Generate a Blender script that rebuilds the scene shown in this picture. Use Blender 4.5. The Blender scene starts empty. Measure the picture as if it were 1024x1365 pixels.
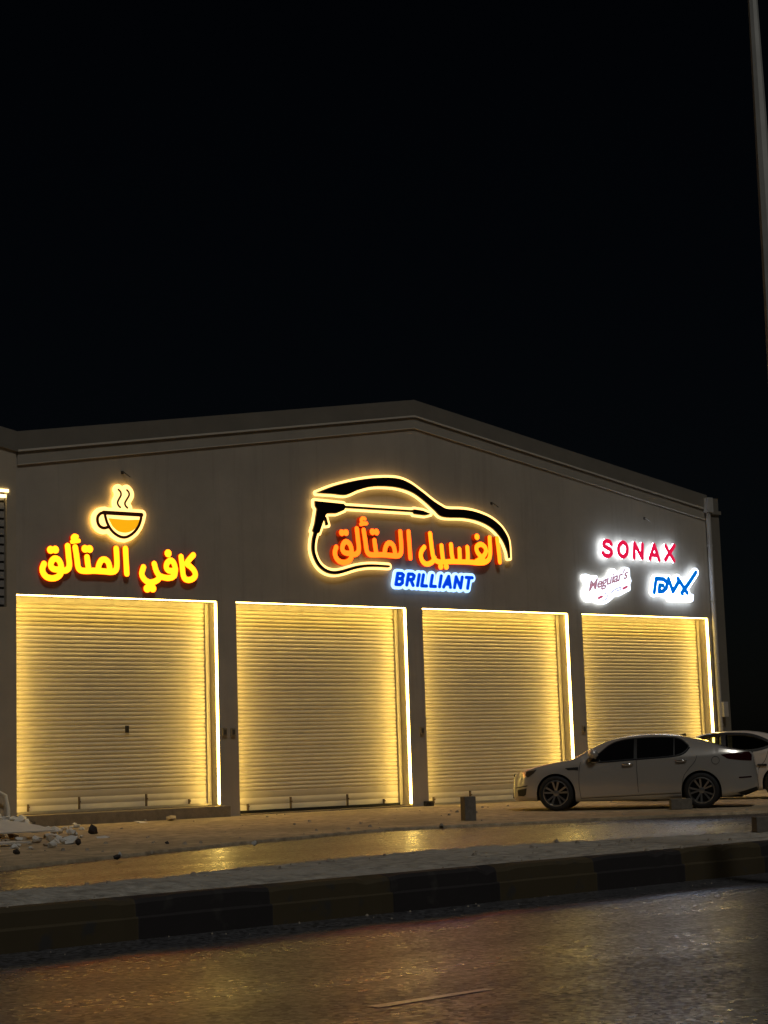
import bpy, bmesh, math, random
import numpy as np
from mathutils import Vector, Matrix

SC = bpy.context.scene
COL = SC.collection
rng = random.Random(7)

# ------------------------------------------------------------------ camera
S = 1.12                                   # metres per solved unit
F_PX = 2320.33                             # focal length in photo pixels (1024 wide)
YAW, PITCH, ROLL = 0.66083, 0.140865, -0.0324447
CAM = Vector((-13.0263 * S, -26.9639 * S, 0.93363 * S))
_cy, _sy = math.cos(YAW), math.sin(YAW)
FWD = Vector((_sy * math.cos(PITCH), _cy * math.cos(PITCH), math.sin(PITCH)))
_r0 = Vector((_cy, -_sy, 0)); _u0 = _r0.cross(FWD)
RGT = math.cos(ROLL) * _r0 + math.sin(ROLL) * _u0
UPV = -math.sin(ROLL) * _r0 + math.cos(ROLL) * _u0
cam_data = bpy.data.cameras.new('camera')
cam = bpy.data.objects.new('camera', cam_data); COL.objects.link(cam)
cam.matrix_world = Matrix(((RGT.x, UPV.x, -FWD.x, CAM.x), (RGT.y, UPV.y, -FWD.y, CAM.y),
                           (RGT.z, UPV.z, -FWD.z, CAM.z), (0, 0, 0, 1)))
cam_data.sensor_fit = 'HORIZONTAL'; cam_data.sensor_width = 36
cam_data.lens = F_PX / 1024 * 36
cam_data.clip_start = 0.1; cam_data.clip_end = 3000
SC.camera = cam

# ------------------------------------------------------------------ night sky and the distant street light
SUN_EL, SUN_AZ = math.radians(55), math.radians(200)      # azimuth of the light's origin, from +Y clockwise
world = bpy.data.worlds.new('World'); SC.world = world; world.use_nodes = True
wn = world.node_tree; bg = wn.nodes['Background']
sky = wn.nodes.new('ShaderNodeTexSky'); sky.sky_type = 'NISHITA'; sky.sun_disc = False
sky.sun_elevation = SUN_EL; sky.sun_rotation = SUN_AZ
wn.links.new(sky.outputs[0], bg.inputs[0]); bg.inputs[1].default_value = 0.0004
sl = bpy.data.lights.new('sun', 'SUN'); sl.energy = 0.46; sl.angle = math.radians(8); sl.color = (1.0, 0.97, 0.91)
so = bpy.data.objects.new('sun', sl); COL.objects.link(so)
_d = Vector((math.sin(SUN_AZ) * math.cos(SUN_EL), math.cos(SUN_AZ) * math.cos(SUN_EL), math.sin(SUN_EL)))
so.rotation_euler = _d.to_track_quat('Z', 'Y').to_euler()
vs = SC.view_settings; vs.view_transform = 'Standard'; vs.look = 'None'; vs.exposure = 0; vs.gamma = 1
vs.use_curve_mapping = False
SC.cycles.max_bounces = 8; SC.cycles.diffuse_bounces = 5; SC.cycles.glossy_bounces = 4
SC.cycles.sample_clamp_indirect = 4.0
try:
    SC.cycles.use_denoising = True
except Exception:
    pass

# ------------------------------------------------------------------ helpers
def ray(px, py):
    return RGT * ((px - 512) / F_PX) - UPV * ((py - 682.5) / F_PX) + FWD
def on_z(px, py, z):
    d = ray(px, py); return CAM + d * ((z - CAM.z) / d.z)
def on_f(px, py, y=0.0):
    """the point of the facade plane that the photograph shows at a pixel"""
    d = ray(px, py); return CAM + d * ((y - CAM.y) / d.y)
def at_depth(px, py, t):
    return CAM + ray(px, py) * t

def tag(o, label=None, cat=None, group=None, kind=None):
    if label: o['label'] = label
    if cat: o['category'] = cat
    if group: o['group'] = group
    if kind: o['kind'] = kind
    return o
def empty(name, loc, rz=0.0):
    o = bpy.data.objects.new(name, None); COL.objects.link(o)
    o.location = loc; o.rotation_euler = (0, 0, rz); o.empty_display_size = .2
    return o
def link_mesh(name, me, parent=None):
    o = bpy.data.objects.new(name, me); COL.objects.link(o)
    if parent is not None: o.parent = parent
    return o
def copy_tree(o, parent=None):
    c = o.copy(); COL.objects.link(c)
    if parent is not None: c.parent = parent
    for ch in list(o.children): copy_tree(ch, c)
    return c

class MB:
    """collects shapes for ONE mesh object"""
    def __init__(self): self.bm = bmesh.new()
    def face(self, pts, mi=0):
        f = self.bm.faces.new([self.bm.verts.new(p) for p in pts]); f.material_index = mi; return f
    def box(self, a, b, mi=0, M=None, bevel=0.0):
        (x0, y0, z0), (x1, y1, z1) = a, b
        P = [(x0,y0,z0),(x1,y0,z0),(x1,y1,z0),(x0,y1,z0),(x0,y0,z1),(x1,y0,z1),(x1,y1,z1),(x0,y1,z1)]
        v = [self.bm.verts.new(M @ Vector(p) if M else p) for p in P]
        fs = [self.bm.faces.new([v[i] for i in q]) for q in ((0,3,2,1),(4,5,6,7),(0,1,5,4),(1,2,6,5),(2,3,7,6),(3,0,4,7))]
        for f in fs: f.material_index = mi
        if bevel:
            es = list({e for f in fs for e in f.edges})
            bmesh.ops.bevel(self.bm, geom=es, offset=bevel, segments=2, affect='EDGES', profile=.5)
        return v
    def prism_y(self, pts, y0, y1, mi=0):
        """an (x,z) outline pushed from y0 to y1"""
        a = [self.bm.verts.new((p[0], y0, p[1])) for p in pts]; b = [self.bm.verts.new((p[0], y1, p[1])) for p in pts]
        n = len(pts); fs = [self.bm.faces.new(a), self.bm.faces.new(b[::-1])]
        for i in range(n): fs.append(self.bm.faces.new((a[i], b[i], b[(i+1) % n], a[(i+1) % n])))
        for f in fs: f.material_index = mi
    def tube(self, pts, r, seg=8, mi=0, cap=True):
        pts = [Vector(p) for p in pts]; rs = r if isinstance(r, (list, tuple)) else [r] * len(pts)
        rings = []
        for i, p in enumerate(pts):
            t = (pts[min(i+1, len(pts)-1)] - pts[max(i-1, 0)]).normalized()
            a = Vector((0,0,1)) if abs(t.z) < .9 else Vector((1,0,0))
            n = t.cross(a).normalized(); b = t.cross(n)
            rings.append([self.bm.verts.new(p + (n*math.cos(2*math.pi*k/seg) + b*math.sin(2*math.pi*k/seg)) * rs[i]) for k in range(seg)])
        for i in range(len(rings)-1):
            for k in range(seg):
                f = self.bm.faces.new((rings[i][k], rings[i][(k+1)%seg], rings[i+1][(k+1)%seg], rings[i+1][k])); f.material_index = mi
        if cap:
            for q in (rings[0][::-1], rings[-1]):
                f = self.bm.faces.new(q); f.material_index = mi
    def lathe_y(self, prof, seg=40, mi=0, c=(0,0,0)):
        """(radius, y) profile turned round the y axis"""
        rings = []
        for r, y in prof:
            rings.append([self.bm.verts.new((c[0]+r*math.cos(2*math.pi*k/seg), c[1]+y, c[2]+r*math.sin(2*math.pi*k/seg))) for k in range(seg)])
        for i in range(len(rings)-1):
            for k in range(seg):
                f = self.bm.faces.new((rings[i][k], rings[i+1][k], rings[i+1][(k+1)%seg], rings[i][(k+1)%seg])); f.material_index = mi
    def build(self, name, mats, parent=None, smooth=False, doubles=0.0, normals=True):
        if doubles: bmesh.ops.remove_doubles(self.bm, verts=self.bm.verts, dist=doubles)
        if normals: bmesh.ops.recalc_face_normals(self.bm, faces=self.bm.faces)
        me = bpy.data.meshes.new(name)
        self.bm.to_mesh(me); self.bm.free()
        for m in (mats if isinstance(mats, (list, tuple)) else [mats]): me.materials.append(m)
        if smooth:
            me.polygons.foreach_set('use_smooth', [True]*len(me.polygons))
            if smooth is not True:
                try: me.set_sharp_from_angle(angle=math.radians(smooth))
                except Exception: pass
        return link_mesh(name, me, parent)

# ------------------------------------------------------------------ materials
def mat(name, col, rough=.6, metal=0.0, spec=.5, noise=None, bump=None, coat=0.0, stain=None):
    """noise=(scale, amount): colour mottling; bump=(scale, strength, distance); stain=(scale, colour, lo, hi)"""
    m = bpy.data.materials.new(name); m.use_nodes = True
    nt = m.node_tree; b = nt.nodes['Principled BSDF']
    b.inputs['Base Color'].default_value = (*col, 1); b.inputs['Roughness'].default_value = rough
    b.inputs['Metallic'].default_value = metal; b.inputs['Specular IOR Level'].default_value = spec
    if coat: b.inputs['Coat Weight'].default_value = coat; b.inputs['Coat Roughness'].default_value = .06
    tc = nt.nodes.new('ShaderNodeTexCoord')
    cur = None
    if noise:
        n = nt.nodes.new('ShaderNodeTexNoise'); n.inputs['Scale'].default_value = noise[0]; n.inputs['Detail'].default_value = 7
        n.inputs['Roughness'].default_value = .65
        nt.links.new(tc.outputs['Object'], n.inputs['Vector'])
        r = nt.nodes.new('ShaderNodeValToRGB'); a = noise[1]
        r.color_ramp.elements[0].position = .3; r.color_ramp.elements[1].position = .7
        r.color_ramp.elements[0].color = (*[c*(1-a) for c in col], 1)
        r.color_ramp.elements[1].color = (*[min(1, c*(1+a)) for c in col], 1)
        nt.links.new(n.outputs['Fac'], r.inputs['Fac']); cur = r.outputs['Color']
    if stain:
        n = nt.nodes.new('ShaderNodeTexNoise'); n.inputs['Scale'].default_value = stain[0]; n.inputs['Detail'].default_value = 5
        nt.links.new(tc.outputs['Object'], n.inputs['Vector'])
        r = nt.nodes.new('ShaderNodeValToRGB'); r.color_ramp.elements[0].position = stain[2]; r.color_ramp.elements[1].position = stain[3]
        nt.links.new(n.outputs['Fac'], r.inputs['Fac'])
        mx = nt.nodes.new('ShaderNodeMix'); mx.data_type = 'RGBA'
        nt.links.new(r.outputs['Color'], mx.inputs['Factor'])
        if cur is not None: nt.links.new(cur, mx.inputs['A'])
        else: mx.inputs['A'].default_value = (*col, 1)
        mx.inputs['B'].default_value = (*stain[1], 1); cur = mx.outputs['Result']
    if cur is not None: nt.links.new(cur, b.inputs['Base Color'])
    if bump:
        n = nt.nodes.new('ShaderNodeTexNoise'); n.inputs['Scale'].default_value = bump[0]; n.inputs['Detail'].default_value = 4
        nt.links.new(tc.outputs['Object'], n.inputs['Vector'])
        bp = nt.nodes.new('ShaderNodeBump'); bp.inputs['Strength'].default_value = bump[1]; bp.inputs['Distance'].default_value = bump[2]
        nt.links.new(n.outputs['Fac'], bp.inputs['Height']); nt.links.new(bp.outputs['Normal'], b.inputs['Normal'])
    return m
def emis(name, col, strength, sample=True, base=(.5,.5,.5)):
    m = mat(name, base, .4); b = m.node_tree.nodes['Principled BSDF']
    b.inputs['Emission Color'].default_value = (*col, 1); b.inputs['Emission Strength'].default_value = strength
    if not sample:
        try: m.cycles.emission_sampling = 'NONE'
        except Exception: pass
    return m

M = {}
M['wall'] = mat('painted_render', (.43,.385,.315), .85, noise=(.9,.10), bump=(60,.25,.004), stain=(.35,(.37,.33,.27),.52,.72))
def streaks(m, col, amount):
    nt = m.node_tree; b = nt.nodes['Principled BSDF']; src = b.inputs['Base Color'].links[0].from_socket
    tc = nt.nodes.new('ShaderNodeTexCoord'); mp = nt.nodes.new('ShaderNodeMapping'); mp.inputs['Scale'].default_value = (2.6, 1, .16)
    n = nt.nodes.new('ShaderNodeTexNoise'); n.inputs['Scale'].default_value = 1.4; n.inputs['Detail'].default_value = 8; n.inputs['Roughness'].default_value = .7
    nt.links.new(tc.outputs['Object'], mp.inputs['Vector']); nt.links.new(mp.outputs['Vector'], n.inputs['Vector'])
    r = nt.nodes.new('ShaderNodeValToRGB'); r.color_ramp.elements[0].position = .52; r.color_ramp.elements[1].position = .78
    r.color_ramp.elements[1].color = (amount, amount, amount, 1)
    nt.links.new(n.outputs['Fac'], r.inputs['Fac']); mx = nt.nodes.new('ShaderNodeMix'); mx.data_type = 'RGBA'
    nt.links.new(r.outputs['Color'], mx.inputs['Factor']); nt.links.new(src, mx.inputs['A']); mx.inputs['B'].default_value = (*col, 1)
    nt.links.new(mx.outputs['Result'], b.inputs['Base Color'])
streaks(M['wall'], (.24,.21,.17), .55)
M['trim'] = mat('cornice_dim_tone', (.175,.16,.13), .8, noise=(1.5,.12), bump=(50,.2,.003))  # darkened: the fascia's weaker light is put into this colour; pilaster shares it
M['wall_b'] = mat('neighbour_render', (.44,.38,.29), .85, noise=(1.1,.1), bump=(60,.25,.004))
M['frieze'] = mat('frieze_paint', (.34,.31,.255), .8, noise=(1.5,.1))
M['bead'] = mat('bead_lit_tone', (.55,.51,.43), .7)  # pale tone paints in the glow on ledge undersides lit from below
M['roof'] = mat('roof_sheet', (.05,.05,.05), .7)
M['slat'] = mat('shutter_slat', (.74,.67,.51), .45, metal=.0, spec=.6, noise=(3,.06))
M['rail'] = mat('guide_rail', (.50,.46,.38), .4, metal=.3, noise=(8,.1))
M['rubber'] = mat('black_rubber', (.012,.012,.012), .7)
M['step'] = mat('cement_step', (.26,.21,.14), .9, noise=(5,.25), bump=(40,.5,.01))
M['strip'] = emis('led_strip', (1.0,.67,.15), 27)
M['strip_cool'] = emis('led_strip_window', (1.0,.72,.30), 4)
M['pipe'] = mat('pvc_pipe', (.46,.45,.42), .45, noise=(6,.1))
M['box'] = mat('switch_box', (.30,.25,.17), .5, noise=(9,.15))
M['box_dark'] = mat('switch_rocker', (.09,.08,.06), .4)
M['steel_dark'] = mat('dark_steel', (.06,.055,.05), .5, metal=.5)
M['bolt'] = mat('rusty_bolt', (.14,.10,.06), .6, noise=(20,.3))
M['louvre'] = mat('louvre_blade', (.30,.29,.27), .5, noise=(5,.1))

# ------------------------------------------------------------------ the ground, roads, median
def asphalt(name, base, rough, spec, cell, bstr, bdist, patch):
    """stone chips of their own tone and polish in a dark binder, worn in long patches"""
    m = mat(name, base, rough, spec=spec); nt = m.node_tree; b = nt.nodes['Principled BSDF']
    def N(t): return nt.nodes.new(t)
    tc = N('ShaderNodeTexCoord'); L = nt.links.new
    v1 = N('ShaderNodeTexVoronoi'); v1.inputs['Scale'].default_value = cell; L(tc.outputs['Object'], v1.inputs['Vector'])
    n1 = N('ShaderNodeTexNoise'); n1.inputs['Scale'].default_value = cell * .35; n1.inputs['Detail'].default_value = 6; n1.inputs['Roughness'].default_value = .7
    L(tc.outputs['Object'], n1.inputs['Vector'])
    mp = N('ShaderNodeMapping'); mp.inputs['Rotation'].default_value = (0, 0, -.035); mp.inputs['Scale'].default_value = (.22, 1.5, 1); L(tc.outputs['Object'], mp.inputs['Vector'])
    big = N('ShaderNodeTexNoise'); big.inputs['Scale'].default_value = .7; big.inputs['Detail'].default_value = 8; big.inputs['Roughness'].default_value = .62; L(mp.outputs['Vector'], big.inputs['Vector'])
    sp = N('ShaderNodeSeparateColor'); L(v1.outputs['Color'], sp.inputs[0])
    r = N('ShaderNodeValToRGB'); r.color_ramp.elements[0].position = .0; r.color_ramp.elements[1].position = 1
    r.color_ramp.elements[0].color = (*[c*.15 for c in base],1); r.color_ramp.elements[1].color = (*[c*3.8 for c in base],1)
    L(sp.outputs[0], r.inputs['Fac'])
    rr = N('ShaderNodeValToRGB'); rr.color_ramp.elements[0].position = .42; rr.color_ramp.elements[1].position = .66; L(big.outputs['Fac'], rr.inputs['Fac'])
    mul = N('ShaderNodeMath'); mul.operation = 'MULTIPLY'; mul.inputs[1].default_value = .6; L(rr.outputs['Color'], mul.inputs[0])
    mx = N('ShaderNodeMix'); mx.data_type = 'RGBA'; L(mul.outputs[0], mx.inputs['Factor']); L(r.outputs['Color'], mx.inputs['A']); mx.inputs['B'].default_value = (*patch,1)
    L(mx.outputs['Result'], b.inputs['Base Color'])
    a1 = N('ShaderNodeMath'); a1.operation = 'MULTIPLY_ADD'; a1.inputs[1].default_value = .22; a1.inputs[2].default_value = rough - .09; L(sp.outputs[1], a1.inputs[0])
    a2 = N('ShaderNodeMath'); a2.operation = 'MULTIPLY_ADD'; a2.inputs[1].default_value = .10; L(rr.outputs['Color'], a2.inputs[0]); L(a1.outputs[0], a2.inputs[2])
    L(a2.outputs[0], b.inputs['Roughness'])
    ad = N('ShaderNodeMath'); ad.operation = 'MULTIPLY_ADD'; ad.inputs[1].default_value = 1.2; L(n1.outputs['Fac'], ad.inputs[0]); L(sp.outputs[2], ad.inputs[2])
    bp = N('ShaderNodeBump'); bp.inputs['Strength'].default_value = bstr; bp.inputs['Distance'].default_value = bdist
    L(ad.outputs[0], bp.inputs['Height']); L(bp.outputs['Normal'], b.inputs['Normal'])
    return m
M['road_near'] = asphalt('worn_asphalt', (.044,.044,.047), .33, .55, 30, .34, .006, (.056,.055,.057))
M['road_far'] = asphalt('dusty_asphalt', (.04,.037,.033), .30, .6, 30, .28, .006, (.055,.049,.042))
M['earth'] = mat('bare_earth', (.06,.05,.04), .95, noise=(.5,.3))
M['pave'] = mat('dusty_concrete', (.50,.39,.25), .9, spec=.2, noise=(5,.45), bump=(11,.9,.05), stain=(.45,(.34,.27,.175),.45,.75))
M['median'] = mat('dusty_median', (.42,.395,.34), .95, spec=.1, noise=(5,.45), bump=(9,1.0,.08), stain=(.8,(.48,.45,.39),.5,.62))

ROAD_Z, FAR_Z, MED_Z, PEDGE_Z = -.40, -.15, -.05, -.10
g = MB(); g.face([(-900,-900,-.75),(900,-900,-.75),(900,900,-.75),(-900,900,-.75)])
tag(g.build('ground', M['earth']), kind='structure')
k0, k1 = on_z(0, 1272, ROAD_Z), on_z(1024, 1163, ROAD_Z)          # foot of the median kerb
KD = (k1 - k0).normalized(); KN = Vector((-KD.y, KD.x, 0))          # along the kerb, away from the camera
def kp(u, v, z): p = k0 + KD * u + KN * v; return Vector((p.x, p.y, z))
g = MB(); g.face([kp(-120,-22,ROAD_Z), kp(120,-22,ROAD_Z), kp(120,.05,ROAD_Z), kp(-120,.05,ROAD_Z)])
tag(g.build('near_road', M['road_near']), kind='structure')
# the worn lane line
M['line'] = mat('worn_road_paint', (.45,.40,.33), .33, spec=.55, noise=(14,.3), stain=(26,(.25,.22,.19),.52,.66))
l0, l1 = on_z(497, 1343, ROAD_Z), on_z(652, 1319, ROAD_Z)
ld = (l1 - l0); ln = Vector((-ld.y, ld.x, 0)).normalized() * .055
g = MB(); g.face([l0 - ln + Vector((0,0,.004)), l1 - ln*.7 + Vector((0,0,.004)), l1 + ln*.7 + Vector((0,0,.004)), l0 + ln + Vector((0,0,.004))])
tag(g.build('lane_line', M['line']), kind='structure')

# pavement edge, from left to right, and the far road up to it
edge = [on_z(-260, 1180, PEDGE_Z), on_z(0, 1156, PEDGE_Z), on_z(150, 1140, PEDGE_Z), on_z(330, 1121, PEDGE_Z), on_z(512, 1104, PEDGE_Z),
        on_z(690, 1096, PEDGE_Z), on_z(850, 1088, PEDGE_Z), on_z(1024, 1080, PEDGE_Z), on_z(1300, 1068, PEDGE_Z)]
edge = [Vector((-60, edge[0].y - 8, 0))] + edge + [Vector((90, edge[-1].y - 2, 0))]
ex = [p.x for p in edge]; ey = [p.y for p in edge]
def edge_y(x): return float(np.interp(x, ex, ey))
def pave_z(x, y):
    """level of the forecourt: falls from the wall to the road and a little to the right"""
    e = edge_y(x); t = max(0, min(1.2, y / e)) if e < 0 else 0
    wob = .008 * math.sin(x * 1.7 + y) * math.sin(y * 1.3 - x * .4) * (1 if .1 < t < .95 else 0)
    lat = -.005 * max(0, min(8, x - 7.5)) * (1 - t)
    return PEDGE_Z * t ** 1.3 + lat + wob
def far_edge(u): return 0
MED_W = 3.15
def med_w(u): return float(np.interp(u, [-30, .8, 2.5, 4.3, 6.7, 8.7, 10.2, 11.6, 40], [1.3, 1.55, 2.12, 2.6, 3.05, 2.85, 2.4, 1.8, 1.6]))
g = MB()
xs = [-60 + i * 1.5 for i in range(101)]
for i in range(len(xs) - 1):
    a, b = xs[i], xs[i+1]
    ua = kp(0, MED_W - .2, FAR_Z)
    def my(x): p = kp((x - k0.x) / KD.x, 1.0, 0); return p.y
    g.face([(a, my(a), FAR_Z), (b, my(b), FAR_Z), (b, edge_y(b) + .1, FAR_Z), (a, edge_y(a) + .1, FAR_Z)])
tag(g.build('far_road', M['road_far'], doubles=.001), kind='structure')
g = MB(); rows = 26; gx = [-24 + i * .5 for i in range(141)]
grid = []
for x in gx:
    colv = []
    e = edge_y(x) + .03 * math.sin(x * 5.1) * math.sin(x * 2.3)
    for j in range(rows + 1):
        t = j / rows; y = 6 + (e - 6) * t
        colv.append(g.bm.verts.new((x, y, pave_z(x, y))))
    colv.append(g.bm.verts.new((x, e - .012, PEDGE_Z - .015)))
    colv.append(g.bm.verts.new((x, e - .02, FAR_Z - .05)))
    grid.append(colv)
for i in range(len(gx) - 1):
    for j in range(len(grid[0]) - 1):
        g.bm.faces.new((grid[i][j], grid[i][j+1], grid[i+1][j+1], grid[i+1][j]))
tag(g.build('pavement', M['pave'], smooth=40), kind='structure')

# median strip: rough fill between two kerbs
g = MB(); nu, nv = 520, 22; rows_ = []
mr = random.Random(3)
for i in range(nu + 1):
    u = -30 + i * .15; rr_ = []
    for j in range(nv + 1):
        v = .16 + (med_w(u) - .16) * j / nv
        h = .008 * math.sin(u * 1.9 + v * 2.2) * math.sin(v * 3.1 + u * .7) + mr.uniform(-.012, .012)
        if u < 7 and .3 < v < 1.6: h += .05 * max(0, math.sin((v - .3) / 1.3 * math.pi)) * min(1, (7 - u) / 4)
        if j == 0: h = -.006 + mr.uniform(-.006, .01)
        if j == nv: h = mr.uniform(-.035, .0)
        rr_.append(g.bm.verts.new(kp(u, v + (mr.uniform(-.06, .06) if j == nv else 0), MED_Z + h)))
    rr_.append(g.bm.verts.new(kp(u, med_w(u) + .05, FAR_Z - .06))); rows_.append(rr_)
for i in range(nu):
    for j in range(nv + 1):
        g.bm.faces.new((rows_[i][j], rows_[i+1][j], rows_[i+1][j+1], rows_[i][j+1]))
tag(g.build('median_strip', M['median'], smooth=50), kind='structure')

def kerb_paint(name, rough=.8):
    m = mat(name, (.03,.03,.03), rough); nt = m.node_tree; b = nt.nodes['Principled BSDF']
    tc = nt.nodes.new('ShaderNodeTexCoord'); sp = nt.nodes.new('ShaderNodeSeparateXYZ'); nt.links.new(tc.outputs['Object'], sp.inputs[0])
    dv = nt.nodes.new('ShaderNodeMath'); dv.operation = 'DIVIDE'; dv.inputs[1].default_value = 2.82; of = nt.nodes.new('ShaderNodeMath'); of.operation = 'ADD'; of.inputs[1].default_value = .13; nt.links.new(sp.outputs['X'], of.inputs[0]); nt.links.new(of.outputs[0], dv.inputs[0])
    fr = nt.nodes.new('ShaderNodeMath'); fr.operation = 'FRACT'; nt.links.new(dv.outputs[0], fr.inputs[0])
    gt = nt.nodes.new('ShaderNodeMath'); gt.operation = 'LESS_THAN'; gt.inputs[1].default_value = .5; nt.links.new(fr.outputs[0], gt.inputs[0])
    mx = nt.nodes.new('ShaderNodeMix'); mx.data_type = 'RGBA'; nt.links.new(gt.outputs[0], mx.inputs['Factor'])
    mx.inputs['A'].default_value = (.026,.022,.022,1); mx.inputs['B'].default_value = (.072,.054,.025,1)
    n = nt.nodes.new('ShaderNodeTexNoise'); n.inputs['Scale'].default_value = 4; n.inputs['Detail'].default_value = 8
    nt.links.new(tc.outputs['Object'], n.inputs['Vector'])
    r = nt.nodes.new('ShaderNodeValToRGB'); r.color_ramp.elements[0].position = .58; r.color_ramp.elements[1].position = .68
    nt.links.new(n.outputs['Fac'], r.inputs['Fac'])
    m2 = nt.nodes.new('ShaderNodeMix'); m2.data_type = 'RGBA'; nt.links.new(r.outputs['Color'], m2.inputs['Factor'])
    nt.links.new(mx.outputs['Result'], m2.inputs['A']); m2.inputs['B'].default_value = (.05,.046,.04,1)
    nt.links.new(m2.outputs['Result'], b.inputs['Base Color'])
    bp = nt.nodes.new('ShaderNodeBump'); bp.inputs['Strength'].default_value = .6; bp.inputs['Distance'].default_value = .01
    nt.links.new(n.outputs['Fac'], bp.inputs['Height']); nt.links.new(bp.outputs['Normal'], b.inputs['Normal'])
    return m
M['kerb'] = kerb_paint('kerb_paint')
# kerb in its own frame: x along the kerb, y away from the camera; two courses with joints every 0.75 m
kr = random.Random(11)
g = MB(); kprof_rows = []
H = MED_Z - ROAD_Z
ST = 1.41
for i in range(-18, 60):
    a0, b0 = i * ST - .13 + .008, (i + 1) * ST - .13 - .008
    dy = kr.uniform(-.010, .010); dz = kr.uniform(-.008, .006); tl = kr.uniform(-.008, .008)
    for q_ in range(10):                                         # each stone with its own set and worn edge
        e_ = .018 if q_ in (0, 9) else .0
        kprof_rows.append((a0 + (b0 - a0) * q_ / 10, a0 + (b0 - a0) * (q_ + 1) / 10, dy + kr.uniform(-.003, .003), dz + tl * (q_ / 5 - 1) - (kr.uniform(0, .035) if kr.random() < .25 else 0) - e_))
    kprof_rows.append((b0, b0 + .016, .016, -.02))
vs_ = []
for a_, b_, dy, chip in kprof_rows:
    pr = [(-.035 + dy, -.03), (-.035 + dy, H * .50), (-.025 + dy, H * .54), (.004 + dy, H * .555 + chip * .3), (.012 + dy, H * .90 + chip), (.035 + dy, H + .0 + chip), (.17, H + .004), (.20, H - .05)]
    for x in (a_,): vs_.append([g.bm.verts.new((x, y, z)) for y, z in pr])
for i in range(len(vs_) - 1):
    for j in range(len(vs_[0]) - 1):
        g.bm.faces.new((vs_[i][j], vs_[i+1][j], vs_[i+1][j+1], vs_[i][j+1]))
ko = g.build('kerb', M['kerb'], doubles=.0005); ko.location = (k0.x, k0.y, ROAD_Z)
ko.rotation_euler = (0, 0, math.atan2(KD.y, KD.x)); tag(ko, kind='structure')

# ------------------------------------------------------------------ the car wash building
W, P, HT = 4.0 * S, .4110 * S, 3.8884 * S                       # door width, pier width, door head
REC = .36                                                        # depth of the door recess
def dx(i, e): return i * (W + P) + e * W
XR = 17.76 * S                                                   # right end of the front
XP, ZP = 8.76 * S, 8.12 * S                                      # gable peak
ZE = 6.68 * S                                                    # eaves
bld = empty('car_wash_building', (dx(0,0), 0, 0))
tag(bld, 'wide beige gabled car wash building with four lit roller shutters and glowing signs', 'building')
B0 = Vector(bld.location)
def zg(x, zr, ze):                                               # height of a gable line at x
    return ze + (zr - ze) * (x / XP if x < XP else (XR - x) / (XR - XP))
g = MB()
for i in range(3):                                               # piers between the doors
    g.box((dx(i,1), 0, -.3), (dx(i+1,0), REC + .2, HT))
g.box((dx(3,1), 0, -.4), (XR, REC + .2, HT))
g.prism_y([(0, HT), (XR, HT), (XR, ZE - .05), (XP, ZP - .05), (0, ZE - .05)], 0, REC + .2)
g.box((0, REC + .2, -.3), (.3, 26, ZE - .3)); g.box((XR - .3, REC + .2, -.4), (XR, 26, ZE - .3))
g.box((.3, 25.7, -.3), (XR - .3, 26, ZE - .3))
g.build('wall', M['wall'], bld)
def band(name, zr0, zr1, ze0, ze1, y0, y1, m, x0=.03, x1=XR - .42):
    q = MB()
    def L(x, r, e): return zg(x, r, e)
    q.prism_y([(x0, L(x0, zr0, ze0)), (XP, zr0), (x1, L(x1, zr0, ze0)), (x1, L(x1, zr1, ze1)), (XP, zr1), (x0, L(x0, zr1, ze1))], y0, y1)
    return q.build(name, m, bld)
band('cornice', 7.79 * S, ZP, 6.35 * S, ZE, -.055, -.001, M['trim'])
band('frieze', 7.55 * S, 7.79 * S - .003, 6.11 * S, 6.35 * S - .003, -.028, -.001, M['frieze'])
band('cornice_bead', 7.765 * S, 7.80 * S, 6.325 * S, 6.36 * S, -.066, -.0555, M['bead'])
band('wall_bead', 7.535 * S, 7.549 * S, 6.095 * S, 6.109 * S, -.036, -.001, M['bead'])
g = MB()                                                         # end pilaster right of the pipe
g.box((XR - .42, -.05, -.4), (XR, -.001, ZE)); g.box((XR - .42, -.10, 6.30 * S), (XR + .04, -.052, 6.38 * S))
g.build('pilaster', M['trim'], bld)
g = MB(); g.prism_y([(.0, ZE - .04), (XP, ZP - .04), (XR, ZE - .04), (XR, ZE - .25), (XP, ZP - .25), (0, ZE - .25)], REC + .201, 26.2)
g.build('roof', M['roof'], bld)

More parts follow.
